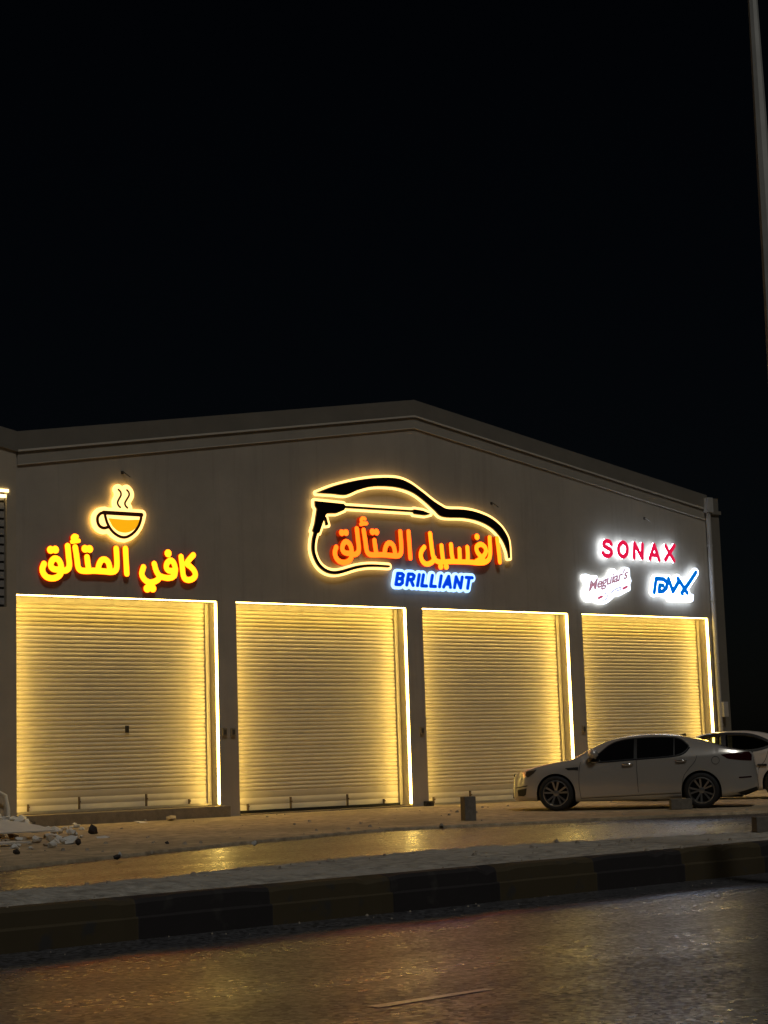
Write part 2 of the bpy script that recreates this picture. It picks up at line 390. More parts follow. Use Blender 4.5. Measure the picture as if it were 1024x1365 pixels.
# roller shutters: one mesh of rolled slats each, with rail, bottom bar and bolts
PITCH_S = .083
def shutter(i, z0, seal):
    xa, xb = dx(i,0), dx(i,1); q = MB(); prof = []
    z = HT + .02; ztop = z; n = int((HT - z0 - .36) / PITCH_S)
    sr = random.Random(50 + i)
    for k in range(n):
        jy = sr.uniform(-.003, .003); za = ztop - sr.uniform(0, .004) - k * PITCH_S
        for t, y in ((0.0, .016), (.08, .004), (.30, -.008), (.60, -.009), (.86, .002), (.93, .014)):
            prof.append((za - t * PITCH_S, y + jy))
    zl = ztop - n * PITCH_S
    prof += [(zl, .016), (zl - .012, .0)]
    for k in range(2):
        zz = zl - (k + 1) * (zl - z0) / 3
        prof += [(zz + .012, .0), (zz + .004, .006), (zz - .004, .006), (zz - .010, .0)]
    prof += [(z0, .0)]
    va = [q.bm.verts.new((xa + .04, REC + y, z)) for z, y in prof]; vb = [q.bm.verts.new((xb - .04, REC + y, z)) for z, y in prof]
    for k in range(len(prof) - 1): q.bm.faces.new((va[k], vb[k], vb[k+1], va[k+1]))
    sh = q.build('roller_shutter', M['slat'], bld, smooth=50)
    for x0_, x1_ in ((xa + .002, xa + .09), (xb - .10, xb - .018)):
        q = MB(); q.box((x0_, REC - .055, z0 - .01), (x1_, REC - .025, HT - .02)); 
        zz = z0 + .1
        while zz < HT - .1:                                      # rivets of the rail
            q.box(((x0_+x1_)/2 - .008, REC - .060, zz), ((x0_+x1_)/2 + .008, REC - .0552, zz + .02)); zz += .22
        q.build('guide_rail', M['rail'], sh)
    q = MB(); q.box((xa + .09, REC - .045, z0 - .015), (xb - .10, REC - .012, z0 + .035)); q.build('bottom_bar', M['rail'] if not seal else M['rubber'], sh)
    for fx, hh in ((.09, .17), (.33, .27), (.66, .27), (.88, .13)):
        q = MB(); xx = xa + fx * W; q.box((xx - .015, REC - .050, z0 + .036), (xx + .015, REC - .010, z0 + hh)); q.box((xx - .010, REC - .085, z0 + hh * .6), (xx + .010, REC - .051, z0 + hh * .6 + .03))
        q.build('bolt', M['bolt'], sh)
    q = MB(); q.box((xa + .012, REC - .02, HT - .10), (xb - .012, REC + .12, HT - .002)); q.build('shutter_hood', M['rail'], sh)
    if i == 0:
        q = MB(); q.box((xa + .56*W, REC - .05, 1.72), (xa + .575*W, REC - .012, 1.86)); q.build('lock', M['steel_dark'], sh)
    # light strips: left jamb, right jamb, head
    st = MB(); st.box((xa + .0015, .045, z0 + .01), (xa + .016, .085, HT - .04)); st.build('light_strip', M['strip'], bld)
    st = MB(); st.box((xb - .018, .012, z0 + .01), (xb - .0015, .072, HT - .04)); st.build('light_strip', M['strip'], bld)
    st = MB(); st.box((xa + .02, .012, HT - .016), (xb - .02, .055, HT - .0015)); st.build('light_strip', M['strip'], bld)
Z0 = [.24, .05, .0, -.06]
for i in range(4): shutter(i, Z0[i], i == 1)
g = MB(); g.box((-.02, -.22, -.2), (W + .10, REC + .02, .215), bevel=.012); g.build('doorstep', M['step'], bld)
g = MB(); g.box((dx(1,0), -.03, -.2), (dx(1,1), REC + .05, .022)); g.build('threshold', M['step'], bld)
g = MB(); g.box((dx(2,0), .01, -.2), (dx(2,1), REC + .05, -.012)); g.build('threshold', M['step'], bld)
g = MB(); g.box((dx(3,0), .01, -.3), (dx(3,1), REC + .05, -.075)); g.build('threshold', M['step'], bld)
# switch boxes on the piers
for px, py in ((298.5, 976), (310, 976), (562, 974), (777.5, 972)):
    p = on_f(px, py); q = MB(); q.box((p.x - .055, -.045, p.z - .085), (p.x + .055, -.001, p.z + .085), bevel=.008)
    sb = q.build('switch_box', M['box'], bld)
    q = MB(); q.box((p.x - .03, -.058, p.z - .05), (p.x + .03, -.0452, p.z + .05)); q.build('rocker', M['box_dark'], sb)
p = on_f(959.5, 946); g = MB(); g.box((p.x - .09, -.22, p.z - .19), (p.x + .09, -.052, p.z + .19), bevel=.01); g.build('meter_box', M['pipe'], bld)
# rain pipe
px_ = on_f(941.5, 700); g = MB()
g.tube([(px_.x, -.09, -.12), (px_.x, -.09, 6.32 * S)], .062, 14)
for z in (1.6, 3.2, 4.8, 6.2): g.tube([(px_.x, -.09, z), (px_.x, -.09, z + .06)], .072, 14); g.box((px_.x - .02, -.06, z), (px_.x + .02, -.002, z + .05))
g.box((px_.x - .10, -.19, 6.33 * S), (px_.x + .10, -.03, 6.67 * S)); g.build('rain_pipe', M['pipe'], bld, smooth=40)
# low dark clutter at the foot of the second pier: a socket stub
p = on_f(570, 1072); g = MB(); g.box((p.x - .12, -.10, -.02), (p.x + .12, -.001, .10), bevel=.02); g.box((p.x - .05, -.14, .02), (p.x + .03, -.1002, .07)); g.build('conduit_stub', M['steel_dark'], bld)
for ch in bld.children:                                          # meshes were drawn in world place
    ch.matrix_parent_inverse = Matrix.Translation(-B0)

# ------------------------------------------------------------------ neighbouring bay at the left edge
nb = empty('neighbouring_building', (-6, 0, 0)); tag(nb, 'tan neighbouring hall at the left edge with a high louvred window', 'building')
p_t, p_b = on_f(9, 651, -.03), on_f(7, 809, -.03)
wx, wz1, wz0 = p_t.x, p_t.z, p_b.z
XL = -17.0
def zl_(x, r, e): return e + (r - e) * (x / XL * 2 if x > XL / 2 else (XL - x) / XL * 2)
g = MB(); yw = -.03
g.box((wx, yw, -.3), (-.001, .45, zl_(0, ZP, ZE) - .05))
g.box((wx - 2.2, yw, wz1), (wx - .0005, .45, ZE - .05)); g.box((wx - 2.2, yw, -.3), (wx - .0005, .45, wz0))
g.box((XL, yw, -.3), (wx - 2.2005, .45, ZE - .05))
g.prism_y([(XL, ZE - .0495), (-.001, ZE - .0495), (XL / 2, ZP - .05)], yw, .45)
g.build('wall', M['wall_b'], nb)
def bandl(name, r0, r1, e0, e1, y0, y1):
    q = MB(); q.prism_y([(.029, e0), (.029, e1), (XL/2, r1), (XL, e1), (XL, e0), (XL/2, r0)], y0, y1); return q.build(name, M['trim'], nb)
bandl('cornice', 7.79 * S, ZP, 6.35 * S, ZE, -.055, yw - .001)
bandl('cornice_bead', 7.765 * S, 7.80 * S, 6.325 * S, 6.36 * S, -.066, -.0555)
g = MB(); g.prism_y([(-.005, ZE - .04), (XL/2, ZP - .04), (XL, ZE - .04), (XL, ZE - .25), (XL/2, ZP - .25), (-.005, ZE - .25)], .451, 26); g.build('roof', M['roof'], nb)
g = MB(); zz = wz0 + .02
while zz < wz1 - .25:                                            # louvre blades of the window
    g.box((wx - 2.2, .02, zz + .03), (wx - .03, .03, zz + .15)); g.box((wx - 2.2, .03, zz + .145), (wx - .03, .09, zz + .155)); zz += .165
lv = g.build('louvred_window', M['louvre'], nb)
g = MB(); g.box((wx - 2.2, .10, wz0), (wx - .001, .16, wz1)); g.build('backing', M['steel_dark'], lv)
g = MB(); g.box((wx - 2.2, -.055, wz1 - .075), (wx + .03, yw - .001, wz1 - .02)); g.build('light_strip', M['strip_cool'], nb)
g = MB(); g.box((wx - 2.2, -.03, wz1 - .175), (wx - .01, .015, wz1 - .12)); g.build('light_strip', M['strip_cool'], nb)
for ch in nb.children: ch.matrix_parent_inverse = Matrix.Translation(-Vector(nb.location))

# ------------------------------------------------------------------ outlines by distance field
def seg_d(X, Z, a, b, ra, rb):
    ax, az = a; bx, bz = b; vx, vz = bx - ax, bz - az; L = vx*vx + vz*vz + 1e-12
    t = np.clip(((X - ax) * vx + (Z - az) * vz) / L, 0, 1)
    return np.hypot(X - ax - t * vx, Z - az - t * vz) - (ra + (rb - ra) * t)
def poly_d(X, Z, pts):
    d = np.full(X.shape, 1e9); ins = np.zeros(X.shape, bool); n = len(pts)
    for i in range(n):
        a, b = pts[i], pts[(i+1) % n]
        d = np.minimum(d, seg_d(X, Z, a, b, 0, 0))
        c = ((a[1] > Z) != (b[1] > Z)); den = (b[1] - a[1]) if abs(b[1] - a[1]) > 1e-12 else 1e-12
        ins ^= c & (X < (b[0] - a[0]) * (Z - a[1]) / den + a[0])
    return np.where(ins, -d, d)
def spline(pts, n=6, closed=False):
    P_ = [Vector(p) for p in pts]; out = []; N = len(P_)
    rng_ = range(N if closed else N - 1)
    for i in rng_:
        g_ = (lambda k: P_[k % N]) if closed else (lambda k: P_[max(0, min(N-1, k))])
        a, b, c, d = g_(i-1), g_(i), g_(i+1), g_(i+2)
        for k in range(n):
            t = k / n
            out.append(.5 * ((2*b) + (c - a) * t + (2*a - 5*b + 4*c - d) * t*t + (3*b - a - 3*c + d) * t**3))
    if not closed: out.append(P_[-1])
    return [tuple(p) for p in out]
def field(shapes, X, Z):
    d = np.full(X.shape, 1e9)
    for s in shapes:
        if s[0] == 'line':
            pts, r = s[1], s[2]
            for i in range(len(pts) - 1):
                ra = r if not isinstance(r, (list, tuple)) else r[0] + (r[1] - r[0]) * i / (len(pts) - 1)
                rb = r if not isinstance(r, (list, tuple)) else r[0] + (r[1] - r[0]) * (i + 1) / (len(pts) - 1)
                d = np.minimum(d, seg_d(X, Z, pts[i], pts[i+1], ra, rb))
            if len(pts) == 1: d = np.minimum(d, np.hypot(X - pts[0][0], Z - pts[0][1]) - r)
        else: d = np.minimum(d, poly_d(X, Z, s[1]))
    return d
def bounds(shapes, pad):
    xs_, zs_ = [], []
    for s in shapes:
        for p in s[1]: xs_.append(p[0]); zs_.append(p[1])
    return min(xs_) - pad, max(xs_) + pad, min(zs_) - pad, max(zs_) + pad
def contour(fn, bb, step):
    """marching squares: the region fn < 0 as 2-D vertices and faces"""
    xs_ = np.arange(bb[0], bb[1] + step, step); zs_ = np.arange(bb[2], bb[3] + step, step)
    X, Z = np.meshgrid(xs_, zs_); D = fn(X, Z); D = np.where(np.abs(D) < 1e-7, 1e-7, D)
    V, idx, Fc = [], {}, []
    def vert(key, p):
        if key not in idx: idx[key] = len(V); V.append(p)
        return idx[key]
    def corner(j, i): return vert(('c', j, i), (xs_[i], zs_[j]))
    def cross(j0, i0, j1, i1):
        a, b = D[j0, i0], D[j1, i1]; t = a / (a - b); t = min(.98, max(.02, t))
        return vert(('e', min(j0,j1), min(i0,i1), j0 != j1), (xs_[i0] + (xs_[i1] - xs_[i0]) * t, zs_[j0] + (zs_[j1] - zs_[j0]) * t))
    ins = D < 0
    cell = ins[:-1,:-1] | ins[1:,:-1] | ins[:-1,1:] | ins[1:,1:]
    for j, i in zip(*np.nonzero(cell)):
        C = [(j,i),(j,i+1),(j+1,i+1),(j+1,i)]; poly = []
        for k in range(4):
            a, b = C[k], C[(k+1) % 4]
            if ins[a]: poly.append(corner(*a))
            if ins[a] != ins[b]:
                if (a > b): poly.append(cross(*b, *a))
                else: poly.append(cross(*a, *b))
        if len(poly) >= 3: Fc.append(poly)
    return V, Fc
def plate(name, fn, bb, y_back, y_front, mats, parent, step=.013):
    """a flat cut-out: material 0 = face, 1 = sides, 2 = back (when given)"""
    V, Fc = contour(fn, bb, step)
    bm = bmesh.new()
    fr = [bm.verts.new((x, y_front, z)) for x, z in V]; bk = [bm.verts.new((x, y_back, z)) for x, z in V]
    edges = {}
    for f in Fc:
        try: bm.faces.new([fr[k] for k in f]).material_index = 0
        except ValueError: continue
        bm.faces.new([bk[k] for k in f[::-1]]).material_index = min(2, len(mats) - 1)
        for k in range(len(f)):
            a, b = f[k], f[(k+1) % len(f)]
            if (b, a) in edges: edges.pop((b, a))
            else: edges[(a, b)] = 1
    for a, b in edges:
        bm.faces.new((fr[b], fr[a], bk[a], bk[b])).material_index = 1
    me = bpy.data.meshes.new(name); bm.to_mesh(me); bm.free()
    for m in mats: me.materials.append(m)
    o = link_mesh(name, me, parent)
    if parent is not None: o.matrix_parent_inverse = Matrix.Translation(-Vector(parent.location))
    return o
def crop(ox, oy, sc, y=-.08):
    """pixel of an enlarged crop -> (x, z) on the facade"""
    def f(p): q = on_f(ox + p[0] / sc, oy + p[1] / sc, y); return (q.x, q.z)
    return lambda pts: [f(p) for p in pts]

# sign materials
M['yel_face'] = emis('yellow_letter_face', (1.0,.185,.004), 5.5, True, (.5,.4,.0))
M['yel_side'] = emis('red_letter_side', (.55,.02,.0), .6, False, (.3,.02,.0))
M['or_face'] = emis('orange_letter_face', (1.0,.068,.004), 5.5, True, (.5,.12,.0))
M['or_face2'] = emis('amber_letter_face', (1.0,.112,.004), 5.5, True, (.5,.2,.0))
M['or_side'] = emis('orange_letter_side', (.55,.025,.0), .6, False, (.3,.02,.0))
M['cup_plate'] = emis('warm_white_face', (1.0,.56,.17), 2.2)
M['cup_glow'] = emis('warm_back_glow', (1.0,.52,.10), 6)
M['cup_side'] = emis('warm_edge_glow', (1.0,.72,.25), 1.6, False)
M['brown'] = mat('brown_print', (.15,.035,.015), .4)
M['grey_print'] = mat('grey_print', (.14,.11,.09), .4)
M['coffee'] = emis('coffee_print', (1.0,.44,.006), .95, False, (.5,.25,.0))
M['black_acrylic'] = mat('black_acrylic', (.008,.006,.005), .35)
M['neon'] = emis('neon_line', (1.0,.55,.16), 2.6)
M['neon_back'] = emis('neon_back_glow', (1.0,.66,.20), 3.2)
M['blue_face'] = emis('blue_letter_face', (.0,.055,.80), .9, False, (.0,.03,.3))
M['white_blue'] = emis('white_blue_face', (.28,.50,1.0), 2.6)
M['blue_back'] = emis('blue_back_glow', (.45,.68,1.0), 1.5)
M['red_face'] = emis('red_letter_face', (.78,.008,.06), .95, False, (.4,.0,.02))
M['white_back'] = emis('white_back_glow', (.74,.84,1.0), 7)
M['white_side'] = emis('white_edge_glow', (.66,.78,1.0), 8)
M['white_face'] = emis('white_sign_face', (.74,.84,1.0), 2.8)
M['white_back2'] = emis('white_plate_glow', (.76,.86,1.0), 4.5)
M['dvx_plate'] = emis('bright_plate_face', (.66,.78,1.0), 12)
M['dvx_blue'] = emis('azure_print', (.0,.15,.70), .95, False, (.0,.06,.3))
M['pale_print'] = emis('pale_print', (.42,.17,.24), .75, False)
M['red_print'] = emis('red_print', (.62,.03,.12), .8, False)
M['violet_print'] = emis('violet_print', (.30,.26,.62), .8, False)

# --- the word the two signs share, drawn on the first sign's crop
C1 = crop(40, 700, 4.452)
def ring(cx, cy, rx, ry, n=20): return [(cx + rx*math.cos(2*math.pi*k/n), cy + ry*math.sin(2*math.pi*k/n)) for k in range(n+1)]
shared = [ # polylines in crop pixels
    [(565,140),(569,215),(573,288)],
    [(510,140),(514,200),(514,245),(505,270),(480,278),(430,274),(380,271),(352,272),(325,272),(300,268),(284,248),(276,190),(267,132)],
    [(402,266),(408,235),(422,210),(442,204),(461,218),(470,245),(473,274)],
    [(337,190),(341,225),(348,268)],
    [(222,124),(227,180),(232,232),(226,258),(206,270),(184,268)],
    [(184,268),(182,235),(168,207),(146,198),(128,214),(122,240),(134,258),(158,264),(184,262)],
    [(184,268),(178,292),(158,310),(128,316),(98,308),(78,286),(72,258),(82,230)],
]
dots1 = [(121,147),(149,146),(325,141),(352,142)]
hamza = [[(277,68),(262,64),(252,76),(262,90),(276,92)],[(248,99),(268,96),(288,93)]]
def smooth2(pts, n=5): return spline(pts, n)
word_a = [('line', C1(smooth2(p)), .060) for p in shared] + [('line', C1([d]), .076) for d in dots1] + [('line', C1(smooth2(p)), .042) for p in hamza]
kafi = [
    [(968,178),(948,200),(930,228),(950,246),(972,270),(980,296),(968,316),(944,326),(920,320),(908,296),(902,245),(895,188)],
    [(856,300),(862,262),(850,222),(832,210),(812,226),(808,252),(822,270),(852,272)],
    [(858,285),(845,308),(815,314),(785,308),(766,300),(748,272),(736,230)],
    [(766,300),(760,322),(730,338),(700,338),(674,318),(662,288),(672,250)],
]
word_b = [('line', C1(smooth2(p)), .060) for p in kafi] + [('line', C1([p]), .08) for p in ((818,168),(694,377),(727,376))]
def sign_word(name, shapes, y0, y1, mats, parent, pad=.2):
    return plate(name, lambda X, Z: field(shapes, X, Z), bounds(shapes, pad), y0, y1, mats, parent)

cs = empty('cafe_sign', Vector((*[on_f(160, 760).x, -.05], on_f(160, 775).z)))
tag(cs, 'yellow glowing Arabic cafe letters with red edges above the leftmost shutter', 'sign')
sign_word('lettering', word_a, -.01, -.09, [M['yel_face'], M['yel_side']], cs)
sign_word('lettering', word_b, -.01, -.09, [M['yel_face'], M['yel_side']], cs)

# --- coffee cup
C5 = crop(100, 630, 8.533)
bowl_out = [(318,452),(755,478),(742,540),(715,610),(672,672),(615,718),(560,738),(500,728),(440,690),(395,640),(362,580),(342,520)]
handle = [(335,455),(285,466),(252,505),(250,560),(272,608),(318,632),(368,622)]
steam_a = smooth2([(488,195),(512,222),(516,258),(496,298),(478,338),(486,372),(508,396)])
steam_b = smooth2([(584,200),(606,228),(608,262),(584,304),(562,346),(568,378),(590,402)])
cup_sh = [('poly', C5(bowl_out)), ('line', C5(smooth2(handle)), .02), ('poly', C5(handle)),
          ('line', C5(steam_a), .012), ('line', C5(steam_b), .012), ('poly', C5([(500,210),(590,215),(580,300),(570,460),(480,450),(495,330)]))]
cup = empty('coffee_cup_sign', Vector((on_f(160, 700).x, -.05, on_f(160, 717).z)))
tag(cup, 'glowing white coffee cup sign with brown outline, orange coffee and two steam lines', 'sign')
plate('backing_plate', lambda X, Z: field(cup_sh, X, Z) - .098, bounds(cup_sh, .3), -.055, -.10, [M['cup_plate'], M['cup_side'], M['cup_glow']], cup)
rim = [('line', C5([(318,456),(750,482)]), .040), ('line', C5(smooth2([(748,482),(740,540),(715,610),(672,672),(615,718),(560,738),(500,728),(440,690),(395,640),(362,580),(342,520),(332,470)])), .028), ('line', C5(smooth2(handle)), .030)]
plate('cup_outline', lambda X, Z: field(rim, X, Z), bounds(rim, .1), -.1005, -.112, [M['brown'], M['brown']], cup, .008)
cof = [('poly', C5(smooth2([(372,520),(470,530),(600,540),(728,540),(712,590),(670,645),(610,678),(545,684),(478,664),(420,612)], 4)))]
plate('coffee', lambda X, Z: field(cof, X, Z), bounds(cof, .1), -.1005, -.106, [M['coffee'], M['coffee']], cup, .010)
for s_ in (steam_a, steam_b):
    sh_ = [('line', C5(s_), .020)]
    plate('steam_line', lambda X, Z: field(sh_, X, Z), bounds(sh_, .1), -.1005, -.106, [M['grey_print'], M['grey_print']], cup, .008)

# --- main sign: car line, spray gun and hose in black with a neon edge
C2 = crop(400, 620, 3.41333); C8 = crop(400, 630, 6.4); C7 = crop(430, 680, 4.096)
car_top = [(72,127),(150,97),(250,72),(340,60),(430,60),(490,80),(550,122),(600,162),(640,188),(668,200),(740,203),(800,215),(860,240),(905,275),(932,312),(947,352),(952,424)]
car_low = [(944,424),(938,392),(915,340),(872,290),(812,257),(740,241),(645,236),(606,205),(562,165),(510,127),(450,105),(390,97),(322,98),(262,113),(205,136),(150,132)]
car_line = [('poly', C2(spline(car_top, 5) + spline(car_low, 5)))]
gun = [('poly', C8([(118,243),(365,268),(378,284),(955,322),(968,314),(1040,326),(1108,354),(1060,366),(965,354),(955,338),(376,302),(370,320),(332,336),(300,348),(226,348),(212,362),(192,412),(162,500),(156,516),(130,520),(98,500),(116,440),(130,352),(136,312),(120,285)])),
       ('poly', C8([(200,385),(214,378),(234,448),(210,450)]))]
hose = [('line', C8(spline([(126,510),(108,590),(108,680),(146,775),(205,832),(275,854),(350,846),(480,808),(600,794),(752,801)], 8)), (.045, .022))]
logo = car_line + gun + hose
ms = empty('car_wash_sign', Vector((on_f(545, 700).x, -.05, on_f(545, 770).z)))
tag(ms, 'large neon outlined car and spray gun sign with orange Arabic letters', 'sign')
for nm, sh_ in (('car_outline', car_line), ('spray_gun', gun + hose)):
    plate(nm, lambda X, Z: field(sh_, X, Z), bounds(sh_, .1), -.062, -.125, [M['black_acrylic'], M['black_acrylic']], ms, .012)
    plate('neon_edge', lambda X, Z: np.abs(field(sh_, X, Z) - .036) - .024, bounds(sh_, .25), -.06, -.105, [M['neon'], M['neon'], M['neon_back']], ms, .012)
# letters of the shared word moved and scaled onto this sign
qa = C1([(565,140),(573,288),(72,258)]); qb = C7([(462,120),(472,262),(60,228)])
sx = (qb[0][0] - qb[2][0]) / (qa[0][0] - qa[2][0]); sz = (qb[0][1] - qb[1][1]) / (qa[0][1] - qa[1][1])
def mv(p): return (qb[0][0] + (p[0] - qa[0][0]) * sx, qb[0][1] + (p[1] - qa[0][1]) * sz)
word_c = [(s_[0], [mv(p) for p in s_[1]], s_[2] * .96) for s_ in word_a]
sign_word('lettering', word_c, -.01, -.13, [M['or_face'], M['or_side']], ms)
ghaseel = [
    [(946,156),(954,220),(961,284)],
    [(905,152),(908,220),(904,262),(884,284),(850,290),(805,286),(760,284),(700,282),(655,284),(622,282),(600,262),(590,215),(580,130)],
    [(832,282),(862,262),(884,232),(880,204),(856,188),(834,202),(838,230),(858,256),(880,284)],
    [(783,205),(786,245),(785,282)],[(740,215),(742,250),(742,282)],[(694,190),(698,240),(706,280)],
    [(642,196),(646,240),(652,282)],
    [(604,262),(592,284),(566,296),(543,286),(530,258),(532,228),(548,204)],
]
word_d = [('line', C7(smooth2(p)), .058) for p in ghaseel] + [('line', C7([p]), .073) for p in ((836,147),(638,309),(668,309))]
sign_word('lettering', word_d, -.01, -.13, [M['or_face2'], M['or_side']], ms)

def text_mesh(name, txt, corners, y0, y1, m, parent, bold=.012, shear=0.0, spacing=1.0):
    """text fitted to the parallelogram (lower left, lower right, upper left) on the facade"""
    cu = bpy.data.curves.new(name, 'FONT'); cu.body = txt; cu.size = 1; cu.offset = bold; cu.shear = shear; cu.space_character = spacing
    cu.resolution_u = 6; cu.fill_mode = 'FRONT'; cu.extrude = 0
    t = bpy.data.objects.new(name, cu); COL.objects.link(t); bpy.context.view_layer.update()
    me = bpy.data.meshes.new_from_object(t.evaluated_get(bpy.context.evaluated_depsgraph_get()))
    bpy.data.objects.remove(t); bpy.data.curves.remove(cu)
    co = np.array([v.co[:] for v in me.vertices]); lo, hi = co.min(0), co.max(0)
    ll, lr, ul = [np.array(c) for c in corners]
    bm = bmesh.new(); bm.from_mesh(me); bpy.data.meshes.remove(me)
    for v in bm.verts:
        a = (v.co.x - lo[0]) / (hi[0] - lo[0]); b = (v.co.y - lo[1]) / (hi[1] - lo[1])
        q = ll + (lr - ll) * a + (ul - ll) * b; v.co = (q[0], y0, q[1])
    bmesh.ops.remove_doubles(bm, verts=bm.verts, dist=1e-5)
    r = bmesh.ops.extrude_face_region(bm, geom=list(bm.faces))
    for e in r['geom']:
        if isinstance(e, bmesh.types.BMVert): e.co.y = y1
    bmesh.ops.recalc_face_normals(bm, faces=bm.faces)
    me = bpy.data.meshes.new(name); bm.to_mesh(me); bm.free(); me.materials.append(m)
    o = link_mesh(name, me, parent)
    if parent is not None: o.matrix_parent_inverse = Matrix.Translation(-Vector(parent.location))
    return o
br = empty('name_sign', Vector((on_f(578, 775).x, -.05, on_f(578, 788).z)))
tag(br, 'blue BRILLIANT letters on a glowing pale blue plate under the main sign', 'sign')
brs = []
BL = {'B': (.62, [[(0,0),(0,1),(.38,1),(.56,.88),(.50,.60),(.30,.54),(.04,.54)],[(.30,.54),(.54,.46),(.58,.18),(.40,0),(0,0)]]),
      'R': (.62, [[(0,0),(0,1),(.38,1),(.56,.88),(.52,.58),(.32,.50),(.04,.50)],[(.30,.50),(.60,0)]]),
      'I': (.0, [[(0,0),(0,1)]]), 'L': (.46, [[(0,1),(0,0),(.46,0)]]), 'A': (.66, [[(0,0),(.33,1),(.66,0)],[(.14,.28),(.52,.28)]]),
      'N': (.60, [[(0,0),(0,1),(.60,0),(.60,1)]]), 'T': (.60, [[(0,1),(.60,1)],[(.30,1),(.30,0)]])}
LL, LR_, UL = C7([(398,406),(806,428),(408,346)])
tot = sum(BL[c][0] for c in 'BRILLIANT') + .40 * 8; pen = 0
for c in 'BRILLIANT':
    wd_, st_ = BL[c]
    def bl(p): a = (pen + p[0]) / tot; return (LL[0] + (LR_[0]-LL[0])*a + (UL[0]-LL[0])*p[1], LL[1] + (LR_[1]-LL[1])*a + (UL[1]-LL[1])*p[1])
    sh_ = [('line', [bl(p) for p in q_], .040) for q_ in st_]
    brs += sh_
    plate('letter', lambda X, Z: field(sh_, X, Z), bounds(sh_, .1), -.0852, -.11, [M['blue_face'], M['blue_face']], br, .009)
    pen += wd_ + .40
plate('backing_plate', lambda X, Z: field(brs, X, Z) - .062, bounds(brs, .2), -.05, -.085, [M['white_blue'], M['white_blue'], M['blue_back']], br)

# --- red letters with a white halo
C3 = crop(760, 690, 4.6545)
sx_ = empty('red_letter_sign', Vector((on_f(848, 735).x, -.05, on_f(848, 750).z)))
tag(sx_, 'red SONAX letters with a white halo above the rightmost shutter', 'sign')
LET = [[[(244,166),(234,152),(214,147),(199,158),(200,176),(219,189),(240,203),(246,221),(232,238),(208,238),(194,221)]],
       [ring(317,200,28,43)],
       [[(386,250),(389,162)],[(389,162),(436,252)],[(436,252),(438,168)]],
       [[(484,258),(512,172)],[(512,172),(541,264)],[(494,232),(531,236)]],
       [[(582,178),(634,268)],[(636,176),(580,262)]]]
for L_ in LET:
    sh_ = [('line', C3(smooth2(p) if len(p) > 3 else p), .057) for p in L_]
    o = plate('letter', lambda X, Z: field(sh_, X, Z), bounds(sh_, .15), -.10, -.14, [M['red_face'], M['white_side'], M['white_back']], sx_, .011)

# --- white script plate
C9 = crop(770, 690, 11.375)
mg = empty('script_sign', Vector((on_f(808, 780).x, -.05, on_f(808, 804).z)))
tag(mg, "overexposed white plate with pale Meguiar's script and red dashes", 'sign')
mo = [('poly', C9(spline([(70,870),(130,856),(205,884),(278,878),(300,915),(330,930),(450,890),(480,805),(530,768),(575,800),(600,822),(655,800),(685,752),(765,765),(783,810),(788,900),(808,960),(790,1010),(792,1100),(735,1130),(625,1190),(575,1185),(485,1265),(400,1312),(295,1305),(240,1275),(150,1285),(95,1240),(68,1150),(90,1060),(128,1005),(75,950)], 4, True)))]
plate('backing_plate', lambda X, Z: field(mo, X, Z), bounds(mo, .15), -.05, -.10, [M['white_face'], M['white_face'], M['white_back2']], mg)
cc = C9([(150,1215),(770,985),(150,985)])
text_mesh('lettering', "Meguiar's", C9([(160,1170),(765,965),(150,960)]), -.1002, -.106, M['pale_print'], mg, bold=.03, shear=.28, spacing=.95)
for pts, r, m in (([(310,1222),(362,1196)], .032, 'red_print'), ([(682,1078),(740,1048)], .032, 'red_print'),
                  ([(385,1140),(440,1170),(425,1240),(365,1255)], .014, 'violet_print'), ([(495,1140),(570,1085),(640,1060),(640,1090),(590,1110)], .014, 'violet_print')):
    sh_ = [('line', C9(smooth2(pts)), r)]
    plate('flourish', lambda X, Z: field(sh_, X, Z), bounds(sh_, .1), -.1002, -.107, [M[m], M[m]], mg, .008)

# --- blue letters on a white plate
dv_ = empty('plate_sign', Vector((on_f(897, 780).x, -.05, on_f(897, 802).z)))
tag(dv_, 'slanted blue DVX letters on a glowing white cut-out plate', 'sign')
dl = [[(530,380),(518,464)],[(530,380),(574,382),(598,402),(594,436),(572,458),(548,460),(552,420),(572,421)],
      [(606,380),(634,460),(672,392)],[(664,378),(722,468)],[(688,468),(730,410),(776,340)]]
dsh = [('line', C3(p), .060) for p in dl]
fill = [('poly', C3([(518,380),(720,385),(715,468),(515,465)])), ('poly', C3([(612,480),(755,486),(752,512),(612,510)]))]
plate('backing_plate', lambda X, Z: np.minimum(field(dsh, X, Z) - .045, field(fill, X, Z) - .04), bounds(dsh + fill, .25), -.05, -.10, [M['dvx_plate'], M['dvx_plate'], M['white_back2']], dv_)
def _dvx(X, Z): return field(dsh, X, Z)
for q_, k in enumerate(((0,1),(2,),(3,4))):
    sub = [dsh[i] for i in k]
    plate('letter', lambda X, Z: field(sub, X, Z), bounds(sub, .1), -.1002, -.112 - .003 * q_, [M['dvx_blue'], M['dvx_blue']], dv_, .009)
tr = [('poly', C3([(682,486),(704,486),(693,468)]))]
plate('emblem', lambda X, Z: field(tr, X, Z), bounds(tr, .05), -.1302, -.134, [M['dvx_blue'], M['dvx_blue']], dv_, .008)

